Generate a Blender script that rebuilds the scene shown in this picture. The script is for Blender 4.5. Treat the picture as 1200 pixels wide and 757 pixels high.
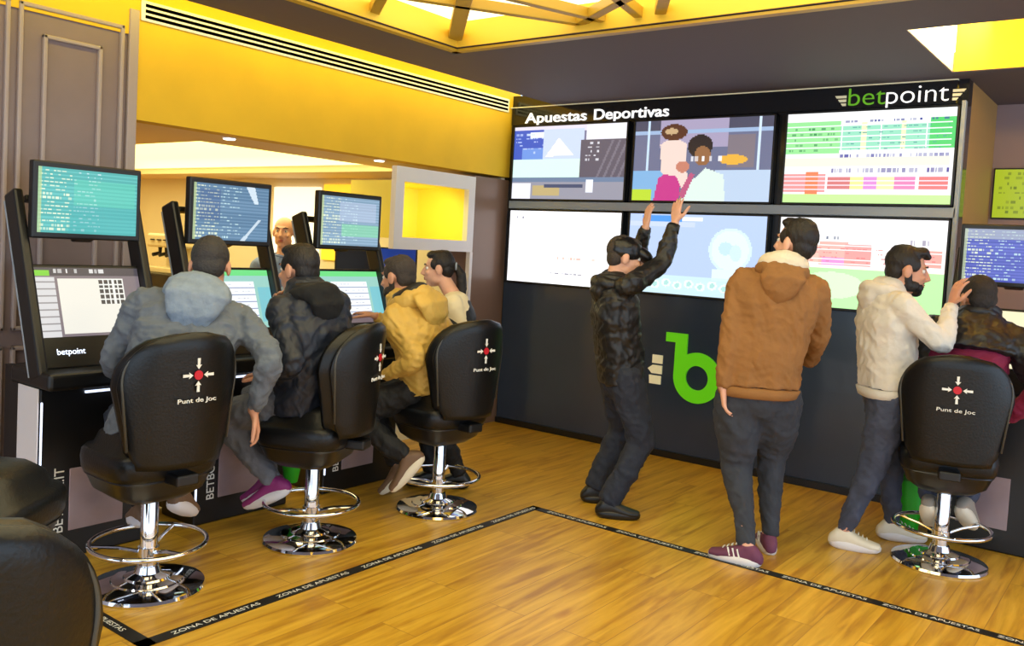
import bpy, bmesh, math, random
import numpy as np
from mathutils import Vector, Matrix

for o in list(bpy.data.objects): bpy.data.objects.remove(o, do_unlink=True)
SC = bpy.context.scene
COL = SC.collection
random.seed(7)

# ------------------------------------------------------------------ camera
F = 1029.86; CY = 343.0; H = 1.55
YAW, PITCH, ROLL = [math.radians(a) for a in (-37.22, 3.044, 3.129)]
fwd = np.array([math.sin(YAW)*math.cos(PITCH), math.cos(YAW)*math.cos(PITCH), -math.sin(PITCH)])
_r = np.array([math.cos(YAW), -math.sin(YAW), 0.0]); _u = np.cross(_r, fwd)
RT = math.cos(ROLL)*_r + math.sin(ROLL)*_u
UP = -math.sin(ROLL)*_r + math.cos(ROLL)*_u
CAM = np.array([0, 0, H])
cd = bpy.data.cameras.new('camera'); cam = bpy.data.objects.new('camera', cd); COL.objects.link(cam)
cd.sensor_width = 36; cd.lens = 36*F/1200; cd.shift_y = (CY-378.5)/1200; cd.clip_start = .05
cam.matrix_world = Matrix(((RT[0], UP[0], -fwd[0], 0), (RT[1], UP[1], -fwd[1], 0), (RT[2], UP[2], -fwd[2], H), (0, 0, 0, 1)))
SC.camera = cam
def ray(x, y): return fwd + RT*(x-600)/F - UP*(y-CY)/F
def at(x, y, d): return CAM + ray(x, y)*d                       # a point of the room seen at a pixel, d metres deep
def onfloor(x, y, z=0.0):
    r = ray(x, y); return CAM + r*((z-H)/r[2])

# ------------------------------------------------------------------ view, world, lights
SC.view_settings.view_transform = 'Standard'; SC.view_settings.look = 'None'
SC.view_settings.exposure = 0.05; SC.view_settings.gamma = 1.0; SC.view_settings.use_curve_mapping = False
w = bpy.data.worlds.new('world'); SC.world = w; w.use_nodes = True
w.node_tree.nodes['Background'].inputs[0].default_value = (.66, .82, 1.0, 1)
w.node_tree.nodes['Background'].inputs[1].default_value = 2.5

def area(name, loc, rot, sx, sy, power, color, spread=180):
    l = bpy.data.lights.new(name, 'AREA'); l.shape = 'RECTANGLE'; l.size = sx; l.size_y = sy
    l.energy = power; l.color = color; l.spread = math.radians(spread)
    o = bpy.data.objects.new(name, l); o.location = loc; o.rotation_euler = rot; COL.objects.link(o); return o
YEL = (1.0, .78, .09)
area('cove_light', (-4.30, 3.9, 2.90), (0, math.radians(78), 0), .06, 4.6, 17, YEL)
area('recess_light', (0.4, 4.80, 2.90), (math.radians(100), 0, 0), 3.2, .10, 17, (1, .66, .05))
area('recess_side_light', (-1.0, 5.3, 3.1), (0, math.radians(85), 0), .2, .9, 22, (1, .9, .5))
area('bar_light', (-7.5, 4.5, 2.3), (0, 0, 0), 4.0, 1.6, 42, (1, .90, .55))
area('niche_light', (-4.80, 5.1, 1.955), (0, math.radians(30), 0), .08, .5, 2.2, (1, .88, .3))
def spot(loc, power, ang=100, color=(1, .98, .95)):
    l = bpy.data.lights.new('downlight', 'SPOT'); l.energy = power; l.spot_size = math.radians(ang); l.spot_blend = .6
    l.shadow_soft_size = .06; l.color = color
    o = bpy.data.objects.new('downlight', l); o.location = loc; COL.objects.link(o)
for p in ((.9, 1.0, 2.70), (.9, 3.3, 2.70), (-1.2, -.3, 2.70), (-3.2, -.2, 2.70), (.9, -.6, 2.7)): spot(p, 85)

# ------------------------------------------------------------------ materials
def lin(c):
    return tuple(((v/255)/12.92 if v/255 <= .04045 else ((v/255+.055)/1.055)**2.4) for v in c) + (1,)
MATS = {}
def mat(name, rgb, rough=.6, metal=0, bump=0, bscale=60, var=0, vscale=8, spec=.5, emit=0, ecol=None, coat=0, sheen=0, stretch=None):
    if name in MATS: return MATS[name]
    m = bpy.data.materials.new(name); m.use_nodes = True; nt = m.node_tree; b = nt.nodes['Principled BSDF']
    col = lin(rgb); b.inputs['Base Color'].default_value = col
    b.inputs['Roughness'].default_value = rough; b.inputs['Metallic'].default_value = metal
    b.inputs['Specular IOR Level'].default_value = spec; b.inputs['Coat Weight'].default_value = coat
    b.inputs['Sheen Weight'].default_value = sheen
    if emit:
        b.inputs['Emission Color'].default_value = lin(ecol or rgb); b.inputs['Emission Strength'].default_value = emit
    tc = nt.nodes.new('ShaderNodeTexCoord'); mp = nt.nodes.new('ShaderNodeMapping'); nt.links.new(tc.outputs['Object'], mp.inputs[0])
    if stretch: mp.inputs['Scale'].default_value = stretch
    if var:
        n = nt.nodes.new('ShaderNodeTexNoise'); n.inputs['Scale'].default_value = vscale; n.inputs['Detail'].default_value = 5
        nt.links.new(mp.outputs[0], n.inputs['Vector'])
        r = nt.nodes.new('ShaderNodeValToRGB'); r.color_ramp.elements[0].position = .3; r.color_ramp.elements[1].position = .7
        r.color_ramp.elements[0].color = tuple(max(0, c*(1-var)) for c in col[:3])+(1,)
        r.color_ramp.elements[1].color = tuple(min(1, c*(1+var)) for c in col[:3])+(1,)
        nt.links.new(n.outputs[0], r.inputs[0]); nt.links.new(r.outputs[0], b.inputs['Base Color'])
    if bump:
        n = nt.nodes.new('ShaderNodeTexNoise'); n.inputs['Scale'].default_value = bscale; n.inputs['Detail'].default_value = 4
        nt.links.new(mp.outputs[0], n.inputs['Vector'])
        bp = nt.nodes.new('ShaderNodeBump'); bp.inputs['Strength'].default_value = bump; bp.inputs['Distance'].default_value = .01
        nt.links.new(n.outputs[0], bp.inputs['Height']); nt.links.new(bp.outputs[0], b.inputs['Normal'])
    MATS[name] = m; return m

def wood_floor():
    m = bpy.data.materials.new('oak_laminate'); m.use_nodes = True; nt = m.node_tree; b = nt.nodes['Principled BSDF']
    N, L = nt.nodes.new, nt.links.new
    tc = N('ShaderNodeTexCoord'); mp = N('ShaderNodeMapping'); mp.inputs['Rotation'].default_value = (0, 0, math.radians(90))
    L(tc.outputs['Object'], mp.inputs[0])
    br = N('ShaderNodeTexBrick'); br.offset = .37; br.inputs['Scale'].default_value = 1
    br.inputs['Brick Width'].default_value = 1.25; br.inputs['Row Height'].default_value = .19
    br.inputs['Mortar Size'].default_value = .0018; br.inputs['Mortar Smooth'].default_value = .1
    br.inputs['Color1'].default_value = (0, 0, 0, 1); br.inputs['Color2'].default_value = (1, 1, 1, 1); br.inputs['Mortar'].default_value = (.5, .5, .5, 1)
    L(mp.outputs[0], br.inputs['Vector'])
    m2 = N('ShaderNodeMapping'); m2.inputs['Scale'].default_value = (1.2, 14, 1); L(mp.outputs[0], m2.inputs[0])
    addv = N('ShaderNodeVectorMath'); addv.operation = 'MULTIPLY_ADD'; L(br.outputs['Color'], addv.inputs[0]); addv.inputs[1].default_value = (7, 7, 7); L(m2.outputs[0], addv.inputs[2])
    n = N('ShaderNodeTexNoise'); n.inputs['Scale'].default_value = 1.6; n.inputs['Detail'].default_value = 8; n.inputs['Distortion'].default_value = .6; L(addv.outputs[0], n.inputs['Vector'])
    r = N('ShaderNodeValToRGB'); e = r.color_ramp.elements
    e[0].position = .30; e[0].color = lin((166, 118, 32)); e[1].position = .72; e[1].color = lin((220, 176, 62))
    k = e.new(.5); k.color = lin((200, 154, 44)); L(n.outputs[0], r.inputs[0])
    n2 = N('ShaderNodeTexNoise'); n2.inputs['Scale'].default_value = 2.2; n2.inputs['Detail'].default_value = 2
    m3 = N('ShaderNodeMapping'); m3.inputs['Scale'].default_value = (1, 4, 1); L(mp.outputs[0], m3.inputs[0]); L(m3.outputs[0], n2.inputs['Vector'])
    r2 = N('ShaderNodeValToRGB'); r2.color_ramp.elements[0].position = .62; r2.color_ramp.elements[0].color = (1, 1, 1, 1)
    r2.color_ramp.elements[1].position = .74; r2.color_ramp.elements[1].color = (.72, .6, .5, 1); L(n2.outputs[0], r2.inputs[0])
    mx = N('ShaderNodeMix'); mx.data_type = 'RGBA'; mx.blend_type = 'MULTIPLY'; mx.inputs[0].default_value = 1
    L(r.outputs[0], mx.inputs[6]); L(r2.outputs[0], mx.inputs[7])
    hs = N('ShaderNodeHueSaturation'); mr = N('ShaderNodeMapRange'); mr.inputs[3].default_value = .94; mr.inputs[4].default_value = 1.05
    L(br.outputs['Color'], mr.inputs[0]); L(mr.outputs[0], hs.inputs['Value']); L(mx.outputs[2], hs.inputs['Color'])
    mo = N('ShaderNodeMix'); mo.data_type = 'RGBA'; mo.inputs[7].default_value = lin((160, 116, 44)); L(br.outputs['Fac'], mo.inputs[0]); L(hs.outputs[0], mo.inputs[6])
    L(mo.outputs[2], b.inputs['Base Color']); b.inputs['Roughness'].default_value = .32
    bp = N('ShaderNodeBump'); bp.inputs['Strength'].default_value = .15; bp.inputs['Distance'].default_value = .003; L(n.outputs[0], bp.inputs['Height']); L(bp.outputs[0], b.inputs['Normal'])
    return m

M_floor = wood_floor()
M_ceil = mat('mauve_grey_ceiling', (92, 82, 92), .7, bump=.05, bscale=200)
M_yellow_lit = mat('yellow_lit_wall', (228, 184, 40), .75, bump=.04, bscale=150, var=.05, vscale=3)  # yellow of the cove light is put into the wall's base colour
M_beige = mat('pink_beige_plaster', (205, 165, 130), .8, bump=.04, bscale=150)
M_taupe = mat('taupe_lacquer', (134, 116, 114), .42, var=.04)
M_taupe_l = mat('taupe_moulding', (170, 154, 150), .35)
M_brown = mat('brown_satin_panel', (126, 100, 86), .28, var=.05, vscale=3)
M_black = mat('black_plastic', (14, 14, 17), .38)
M_gloss = mat('black_gloss_panel', (26, 28, 34), .16, coat=.3, var=.1, vscale=2)
M_lowpanel = mat('anthracite_panel', (46, 60, 84), .2, coat=.2, var=.1, vscale=1.5)
M_grey = mat('grey_aluminium', (150, 162, 178), .4)
M_chrome = mat('chrome', (225, 225, 228), .06, metal=1)
M_vinyl = mat('black_vinyl', (13, 14, 17), .36, bump=.12, bscale=90, spec=.4)
M_white = mat('white_lacquer', (226, 222, 226), .4)
M_wpaint = mat('white_paint', (240, 240, 235), .5)
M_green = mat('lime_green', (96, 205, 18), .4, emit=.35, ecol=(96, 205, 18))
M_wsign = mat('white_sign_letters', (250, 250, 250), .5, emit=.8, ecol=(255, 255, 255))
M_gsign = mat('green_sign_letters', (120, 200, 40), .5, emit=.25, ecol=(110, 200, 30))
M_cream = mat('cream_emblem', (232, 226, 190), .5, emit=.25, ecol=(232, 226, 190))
M_red = mat('red_emblem', (200, 20, 40), .5)
M_led = mat('led_strip', (230, 240, 255), .4, emit=1.6, ecol=(215, 228, 255))
M_mauvepanel = mat('mauve_plastic_panel', (158, 138, 144), .22, var=.12, vscale=5)
M_beam = mat('olive_gold_lattice', (184, 148, 44), .4)
M_tape = mat('black_floor_tape', (16, 16, 16), .5)
M_bin = mat('green_plastic', (40, 170, 30), .4)

# ------------------------------------------------------------------ mesh helpers
def link(name, me, m=None, parent=None, loc=(0, 0, 0)):
    o = bpy.data.objects.new(name, me); COL.objects.link(o)
    if m is not None:
        for k in (m if isinstance(m, (list, tuple)) else [m]): me.materials.append(k)
    if parent is not None: o.parent = parent
    else: o.location = loc
    return o
def empty(name, loc=(0, 0, 0), rz=0):
    o = bpy.data.objects.new(name, None); COL.objects.link(o); o.location = loc; o.rotation_euler = (0, 0, rz); o.empty_display_size = .1; return o
def tag(o, label, cat, group=None):
    o['label'] = label; o['category'] = cat
    if group: o['group'] = group
    return o
def struct(o): o['kind'] = 'structure'; return o

class MB:
    def __init__(s): s.v = []; s.f = []; s.mi = []; s.cur = 0
    def add(s, vs, fs):
        n = len(s.v); s.v += [tuple(map(float, p)) for p in vs]; s.f += [tuple(i+n for i in f) for f in fs]; s.mi += [s.cur]*len(fs); return s
    def box(s, x0, x1, y0, y1, z0, z1):
        vs = [(x, y, z) for x in (x0, x1) for y in (y0, y1) for z in (z0, z1)]
        return s.add(vs, [(0, 1, 3, 2), (4, 6, 7, 5), (0, 4, 5, 1), (2, 3, 7, 6), (0, 2, 6, 4), (1, 5, 7, 3)])
    def bbox(s, x0, x1, y0, y1, z0, z1, r=.01, seg=2, M=None):
        bm = bmesh.new(); bmesh.ops.create_cube(bm, size=1)
        for v in bm.verts: v.co = Vector(((x0+x1)/2+v.co.x*(x1-x0), (y0+y1)/2+v.co.y*(y1-y0), (z0+z1)/2+v.co.z*(z1-z0)))
        bmesh.ops.bevel(bm, geom=bm.edges[:], offset=r, segments=seg, profile=.5, affect='EDGES')
        bm.verts.index_update(); vs = [M @ v.co if M else v.co for v in bm.verts]
        s.add(vs, [[v.index for v in f.verts] for f in bm.faces]); bm.free(); return s
    def lathe(s, prof, n=48, c=(0, 0, 0)):
        vs = []; fs = []
        for r, z in prof:
            for i in range(n): a = 2*math.pi*i/n; vs.append((c[0]+r*math.cos(a), c[1]+r*math.sin(a), c[2]+z))
        for k in range(len(prof)-1):
            for i in range(n): j = (i+1) % n; fs.append((k*n+i, k*n+j, (k+1)*n+j, (k+1)*n+i))
        fs.append(tuple(range(n))[::-1]); fs.append(tuple((len(prof)-1)*n+i for i in range(n)))
        return s.add(vs, fs)
    def tube(s, pts, r, n=12, closed=False):
        P = [np.array(p, float) for p in pts]; K = len(P); R = [r]*K if np.isscalar(r) else r
        vs = []; fs = []; ref = None
        for k in range(K):
            a = P[(k-1) % K] if (closed or k > 0) else P[k]; b = P[(k+1) % K] if (closed or k < K-1) else P[k]
            t = (b-a)/np.linalg.norm(b-a)
            if ref is None: ref = np.cross(t, (0, 0, 1)) if abs(t[2]) < .9 else np.cross(t, (1, 0, 0))
            ref = ref - t*(ref@t); ref /= np.linalg.norm(ref); bi = np.cross(t, ref)
            for i in range(n): an = 2*math.pi*i/n; vs.append(P[k]+R[k]*(math.cos(an)*ref+math.sin(an)*bi))
        for k in range(K if closed else K-1):
            for i in range(n): j = (i+1) % n; q = (k+1) % K; fs.append((k*n+i, k*n+j, q*n+j, q*n+i))
        if not closed: fs.append(tuple(range(n))[::-1]); fs.append(tuple((K-1)*n+i for i in range(n)))
        return s.add(vs, fs)
    def prism(s, poly, y0, y1, axis='y'):
        n = len(poly)
        mk = {'y': lambda p, t: (p[0], t, p[1]), 'x': lambda p, t: (t, p[0], p[1]), 'z': lambda p, t: (p[0], p[1], t)}[axis]
        vs = [mk(p, y0) for p in poly]+[mk(p, y1) for p in poly]
        fs = [tuple(range(n))[::-1], tuple(range(n, 2*n))]+[(i, (i+1) % n, (i+1) % n+n, i+n) for i in range(n)]
        return s.add(vs, fs)
    def ell(s, c, r, R=None, n=16, m=10):
        vs = []; fs = []
        c = np.array(c, float); R = np.eye(3) if R is None else R     # R columns = axes
        for k in range(1, m):
            ph = math.pi*k/m
            for i in range(n):
                th = 2*math.pi*i/n; vs.append(c+R@np.array([r[0]*math.sin(ph)*math.cos(th), r[1]*math.sin(ph)*math.sin(th), r[2]*math.cos(ph)]))
        vs.append(c+R@np.array([0, 0, r[2]])); vs.append(c-R@np.array([0, 0, r[2]])); T, B = len(vs)-2, len(vs)-1
        for k in range(m-2):
            for i in range(n): j = (i+1) % n; fs.append((k*n+i, (k+1)*n+i, (k+1)*n+j, k*n+j))
        for i in range(n): j = (i+1) % n; fs.append((T, i, j)); fs.append((B, (m-2)*n+j, (m-2)*n+i))
        return s.add(vs, fs)
    def loft(s, secs, n=24, p=2.2, c0=.6, c1=.6):
        """secs: (centre, half vector 1, half vector 2) closed with rounded caps"""
        vs = []; fs = []; S = [(np.array(a, float), np.array(b, float), np.array(c, float)) for a, b, c in secs]
        def ring(c, a, b, k):
            for i in range(n):
                t = 2*math.pi*i/n; x, y = math.cos(t), math.sin(t)
                x = math.copysign(abs(x)**(2/p), x); y = math.copysign(abs(y)**(2/p), y); vs.append(c+k*(x*a+y*b))
        def cap(c, a, b, d, ks, q):
            L = q*min(np.linalg.norm(a), np.linalg.norm(b))
            for k in ks: ring(c+d*L*math.sqrt(max(0, 1-k*k)), a, b, k)
        d0 = S[0][0]-S[1][0]; d0 /= np.linalg.norm(d0); d1 = S[-1][0]-S[-2][0]; d1 /= np.linalg.norm(d1)
        cap(*S[0], d0, (.25, .65, .9), c0)
        for q in S: ring(*q, 1)
        cap(*S[-1], d1, (.9, .65, .25), c1)
        K = len(vs)//n
        for k in range(K-1):
            for i in range(n): j = (i+1) % n; fs.append((k*n+i, k*n+j, (k+1)*n+j, (k+1)*n+i))
        fs.append(tuple(range(n))[::-1]); fs.append(tuple((K-1)*n+i for i in range(n)))
        return s.add(vs, fs)
    def mesh(s, name, smooth=False, off=(0, 0, 0)):
        me = bpy.data.meshes.new(name); V = np.array(s.v)-np.array(off, float)
        me.from_pydata([tuple(v) for v in V], [], s.f); me.update()
        bm = bmesh.new(); bm.from_mesh(me); bmesh.ops.recalc_face_normals(bm, faces=bm.faces[:]); bm.to_mesh(me); bm.free()
        if any(s.mi): me.polygons.foreach_set('material_index', s.mi)
        if smooth:
            me.polygons.foreach_set('use_smooth', [True]*len(me.polygons))
            if smooth != 'all':
                try: me.set_sharp_from_angle(angle=math.radians(38))
                except Exception: pass
        return me
    def build(s, name, m, parent=None, smooth=False, loc=(0, 0, 0)):
        return link(name, s.mesh(name, smooth, (0, 0, 0) if parent is not None else loc), m, parent, loc)

def text_mesh(string, width, height, origin, xd, ud, extrude=.004, spacing=1.0, mat_=None, name='lettering', parent=None, off=(0, 0, 0), bold=0):
    cu = bpy.data.curves.new('txt', 'FONT'); cu.body = string; cu.size = 1; cu.space_character = spacing; cu.offset = bold
    to = bpy.data.objects.new('txt', cu); COL.objects.link(to); bpy.context.view_layer.update()
    me = bpy.data.meshes.new_from_object(to.evaluated_get(bpy.context.evaluated_depsgraph_get()))
    bpy.data.objects.remove(to, do_unlink=True)
    V = np.zeros(len(me.vertices)*3); me.vertices.foreach_get('co', V); V = V.reshape(-1, 3)
    V[:, 0] -= V[:, 0].min(); sx = width/V[:, 0].max(); sy = height/.70
    xd = np.array(xd, float); ud = np.array(ud, float); nd = np.cross(xd, ud)
    W = np.array(origin, float)+V[:, 0:1]*sx*xd+V[:, 1:2]*sy*ud
    fs = [tuple(p.vertices) for p in me.polygons]; n = len(W)
    bm = bmesh.new(); vv = [bm.verts.new(p-np.array(off)) for p in W]; 
    for f in fs:
        try: bm.faces.new([vv[i] for i in f])
        except Exception: pass
    r = bmesh.ops.extrude_face_region(bm, geom=bm.faces[:])
    for g in r['geom']:
        if isinstance(g, bmesh.types.BMVert): g.co += Vector(nd*extrude)
    bmesh.ops.recalc_face_normals(bm, faces=bm.faces[:])
    m2 = bpy.data.meshes.new(name); bm.to_mesh(m2); bm.free(); bpy.data.meshes.remove(me)
    return link(name, m2, mat_, parent, off if parent is None else (0, 0, 0))

def copy_tree(o, parent=None):
    c = o.copy(); COL.objects.link(c); c.parent = parent
    for ch in list(o.children): copy_tree(ch, c)
    return c

# ------------------------------------------------------------------ lit screens (each its own picture of coloured cells)
def screen_mat(name, strength):
    if name in MATS: return MATS[name]
    m = bpy.data.materials.new(name); m.use_nodes = True; nt = m.node_tree; b = nt.nodes['Principled BSDF']
    a = nt.nodes.new('ShaderNodeAttribute'); a.attribute_name = 'Col'
    b.inputs['Base Color'].default_value = (.01, .01, .012, 1); b.inputs['Roughness'].default_value = .25
    nt.links.new(a.outputs['Color'], b.inputs['Emission Color']); b.inputs['Emission Strength'].default_value = strength
    MATS[name] = m; return m
class Pic:
    def __init__(s, nx, ny, rgb):
        s.a = np.zeros((ny, nx, 3)); s.a[:] = lin(rgb)[:3]; s.nx, s.ny = nx, ny; s.Y, s.X = np.mgrid[0:ny, 0:nx]; s.X = (s.X+.5)/nx; s.Y = (s.Y+.5)/ny
    def rect(s, x0, y0, x1, y1, rgb, al=1):
        k = (s.X >= x0) & (s.X < x1) & (s.Y >= y0) & (s.Y < y1); s.a[k] = s.a[k]*(1-al)+np.array(lin(rgb)[:3])*al
    def ell(s, cx, cy, rx, ry, rgb, al=1):
        k = ((s.X-cx)/rx)**2+((s.Y-cy)/ry)**2 < 1; s.a[k] = s.a[k]*(1-al)+np.array(lin(rgb)[:3])*al
    def poly(s, pts, rgb, al=1):
        k = np.zeros(s.X.shape, bool); n = len(pts)
        for i in range(n):
            x0, y0 = pts[i]; x1, y1 = pts[(i+1) % n]
            if y0 == y1: continue
            c = ((y0 > s.Y) != (y1 > s.Y)) & (s.X < (x1-x0)*(s.Y-y0)/(y1-y0)+x0); k ^= c
        s.a[k] = s.a[k]*(1-al)+np.array(lin(rgb)[:3])*al
    def dashes(s, x0, y0, x1, rgb, seed=0, h=None, dens=.65):
        rs = random.Random(seed); x = x0; h = h or 1.2/s.ny
        while x < x1:
            wd = rs.uniform(1, 4)/s.nx
            if rs.random() < dens: s.rect(x, y0, min(x+wd, x1), y0+h, rgb, rs.uniform(.5, 1))
            x += wd+1/s.nx
def screen(pic, W, Hh, strength, M, parent, name='screen', m='lit_screen'):
    """grid in local x (width) z (height), facing -y, transformed by M"""
    nx, ny = pic.nx, pic.ny; vs = [M @ Vector((-W/2+W*i/nx, 0, Hh/2-Hh*j/ny)) for j in range(ny+1) for i in range(nx+1)]
    fs = [(j*(nx+1)+i, (j+1)*(nx+1)+i, (j+1)*(nx+1)+i+1, j*(nx+1)+i+1) for j in range(ny) for i in range(nx)]
    me = bpy.data.meshes.new(name); me.from_pydata(vs, [], fs)
    at_ = me.color_attributes.new('Col', 'FLOAT_COLOR', 'CORNER')
    c = np.repeat(np.concatenate([pic.a.reshape(-1, 3), np.ones((nx*ny, 1))], 1), 4, axis=0); at_.data.foreach_set('color', c.ravel().astype(np.float32))
    me.update(); return link(name, me, screen_mat(m+str(strength), strength), parent)

# ------------------------------------------------------------------ the room
XL, YB, ZC = -4.71, 6.07, 2.74
b = MB().box(-12, 3.2, -2.6, 8, -.1, 0); struct(b.build('floor', M_floor))
# ceiling slab around the light box and the recess at the right
b = MB(); T = 2.86
for x0, x1, y0, y1 in ((-4.25, -3.65, -2.6, YB+.02), (-3.65, .25, 4.11, 4.73), (-3.65, -1.2, 4.73, YB+.02), (-3.65, .25, -2.6, .25), (.25, 3.2, -2.6, 4.73), (-1.2, 3.2, 5.85, 8)):
    b.box(x0, x1, y0, y1, ZC, T)
struct(b.build('ceiling', M_ceil))
b = MB().box(-4.25, -4.24, -2.6, YB, T, 2.88)                                   # lip of the cove
struct(b.build('trim_1', M_ceil))
# hood above the cove, walls of the light box
b = MB().box(XL, -4.2, -2.6, YB, 3.12, 3.16).box(-4.2, -4.16, -2.6, YB, 2.86, 3.16); struct(b.build('trim_2', M_wpaint))
b = MB().box(-3.648, -3.64, .26, 4.10, 2.748, 2.90).box(.235, .245, .26, 4.10, 2.748, 2.90).box(-3.648, .245, 4.10, 4.108, 2.748, 2.90).box(-3.648, .245, .252, .26, 2.748, 2.90)
struct(b.build('trim_3', mat('light_box_yellow', (240, 200, 60), .5)))
M_yellow_in = mat('yellow_recess_paint', (250, 205, 40), .6)
M_white_in = mat('white_recess_paint', (250, 246, 225), .6)
b = MB().box(-1.19, 3.2, 5.845, 5.89, 2.745, 3.35).box(-1.2, 3.2, 4.69, 4.73, T, 3.35).box(-1.24, 3.2, 4.69, 5.89, 3.35, 3.39); struct(b.build('trim_4', M_yellow_in))
b = MB().box(-1.24, -1.195, 4.735, 5.844, 2.745, 3.35); struct(b.build('trim_5', M_white_in))
b = MB().box(-3.70, -3.65, .2, 4.16, 2.725, 2.745).box(-3.70, .3, 4.11, 4.16, 2.725, 2.745); struct(b.build('trim_6', M_beam))

# left wall: header coloured as lit by the cove, bar open beneath it
b = MB().box(XL-.13, XL, 2.64, YB+.1, 2.14, 3.16); struct(b.build('wall_left', M_yellow_lit))
b = MB().box(XL-.14, XL, -2.6, 2.64, 2.60, 3.16); 
struct(b.build('trim_7', M_yellow_lit))  # strip over the pillar, same cove light in its colour
# panelled pillar
b = MB().box(XL-.30, XL-.012, -2.6, 2.64, 0, 2.74); pil = struct(b.build('wall_pillar', M_taupe))
b = MB()
def frame(b, y0, y1, z0, z1, t=.022, d=.022, x=XL-.012):
    b.bbox(x-.004, x+d, y0, y0+t, z0, z1, .006); b.bbox(x-.004, x+d, y1-t, y1, z0, z1, .006); b.bbox(x-.004, x+d, y0, y1, z1-t, z1, .006); b.bbox(x-.004, x+d, y0, y1, z0, z0+t, .006)
frame(b, 2.01, 2.56, .98, 2.64); frame(b, 2.13, 2.44, 1.10, 2.50); frame(b, 2.01, 2.56, .12, .90)
frame(b, 1.30, 1.97, .98, 2.64); frame(b, 1.42, 1.85, 1.10, 2.50); frame(b, 1.30, 1.97, .12, .90); frame(b, .5, 1.26, .98, 2.64); frame(b, .5, 1.26, .12, .90)
b.bbox(XL-.012, XL+.012, 2.585, 2.64, 0, 2.74, .005)
struct(b.build('trim_8', M_taupe_l))
# column between the booth and the display wall
b = MB().bbox(XL-.25, XL, 5.61, YB+.02, 0, 2.115, .004); struct(b.build('wall_column', M_brown))
# back wall and alcove
b = MB().box(XL-.05, -1.14, YB, YB+.12, 0, ZC+.1); struct(b.build('wall_back', M_gloss))
b = MB().box(-1.26, -1.14, YB+.12, 7.1, 0, ZC+.1); struct(b.build('wall_alcove_side', mat('alcove_ochre', (168, 130, 76), .6)))
b = MB().box(-1.26, 3.2, 7.1, 7.2, 0, ZC+.1); struct(b.build('wall_alcove_back', mat('alcove_mauve', (150, 128, 130), .6)))
b = MB().bbox(XL+.01, -1.15, YB-.012, YB, .03, 1.235, .003); struct(b.build('wall_back_low_panel', M_lowpanel))
b = MB().box(XL+.01, -1.15, YB-.03, YB, 0, .05); struct(b.build('baseboard_back', M_black))
b = MB().bbox(-4.66, -1.15, YB-.05, YB, 1.872, 1.938, .004); struct(b.build('trim_9', M_grey))
b = MB().bbox(-1.165, -1.14, YB-.05, YB, 0, 2.60, .004); struct(b.build('trim_10', M_grey))
b = MB().bbox(-4.70, -1.20, YB-.02, YB, 2.585, 2.735, .003); struct(b.build('trim_11', M_gloss))
b = MB().box(XL, -1.2, YB-.03, YB, 2.733, 2.739); struct(b.build('trim_12', M_cream))
# bar behind
b = MB().box(-12, XL-.13, 2.3, 3.45, 2.14, 2.2).box(-12, XL-.13, 5.45, YB, 2.14, 2.2).box(-5.33, XL-.13, 3.45, 5.45, 2.14, 2.2); struct(b.build('ceiling_bar', mat('bar_ceiling', (236, 206, 160), .7)))
b = MB().box(-12, -5.33, 3.45, 3.49, 2.2, 2.5).box(-12, -5.33, 5.41, 5.45, 2.2, 2.5).box(-5.37, -5.33, 3.45, 5.45, 2.2, 2.5).box(-12, -5.33, 3.45, 5.45, 2.5, 2.54)
struct(b.build('ceiling_bar_recess', mat('bar_recess', (255, 244, 190), .7, emit=1.3, ecol=(255, 244, 165))))
b = MB().box(-12, XL-.1, YB, YB+.1, 0, 2.3); struct(b.build('wall_bar_back', mat('bar_wall_cream', (240, 226, 196), .7)))
b = MB().box(-12.1, -12, 1.5, YB, 0, 2.5); struct(b.build('wall_bar_left', mat('bar_wall_beige', (232, 212, 184), .7)))
b = MB().box(-12, XL-.3, 2.2, 2.3, 0, 2.5); struct(b.build('wall_bar_front', mat('bar_wall_cream', (240, 226, 196), .7)))

# ------------------------------------------------------------------ ceiling light box, vent, downlights
lb = empty('ceiling_light', (-1.7, 2.2, 2.75))
M_lpanel = mat('glowing_panel', (255, 236, 150), .5, emit=2.3, ecol=(255, 246, 200))
MB().box(-3.66, .26, .24, 4.12, 2.90, 2.93).build('light_panel', M_lpanel, lb).location = (1.7, -2.2, -2.75)
BARS = [((-3.1, 3.0), (-3.66, 3.42), .06), ((-2.5, 2.9), (-3.69, 4.13), .085), ((-3.66, 2.68), (-2.75, 4.1), .05), ((-3.05, 2.8), (-2.6, 4.1), .05), ((-2.1, 2.6), (-2.38, 4.1), .05),
        ((-2.75, 4.1), (-1.6, 3.35), .06), ((-1.5, 2.9), (-2.25, 4.1), .06), ((-.7, 3.0), (-1.2, 4.1), .06), ((-1.0, 1.5), (-3.1, 3.0), .06), ((-1.2, 2.9), (.2, 3.8), .06),
        ((-3.66, 1.0), (-1.5, 2.9), .06), ((-3.66, 2.2), (-.6, .3), .06), ((-2.6, .3), (.2, 2.6), .06)]
for (x0, y0), (x1, y1), wd in BARS:
    d = np.array([x1-x0, y1-y0]); L = np.linalg.norm(d); a = math.atan2(d[1], d[0])
    Mx = Matrix.Translation(((x0+x1)/2+1.7, (y0+y1)/2-2.2, .04)) @ Matrix.Rotation(a, 4, 'Z')
    MB().bbox(-L/2, L/2, -wd/2, wd/2, -.005, .05, .004, M=Mx).build('lattice_bar', M_beam, lb)
tag(lb, 'large square glowing yellow ceiling light crossed by slanting gold lattice bars', 'ceiling light')
v = empty('air_vent', (XL, 4.3, 2.74))
MB().bbox(0, .015, -1.65, 1.70, -.05, .062, .003).build('frame', mat('vent_white', (252, 250, 240), .45), v)
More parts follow.
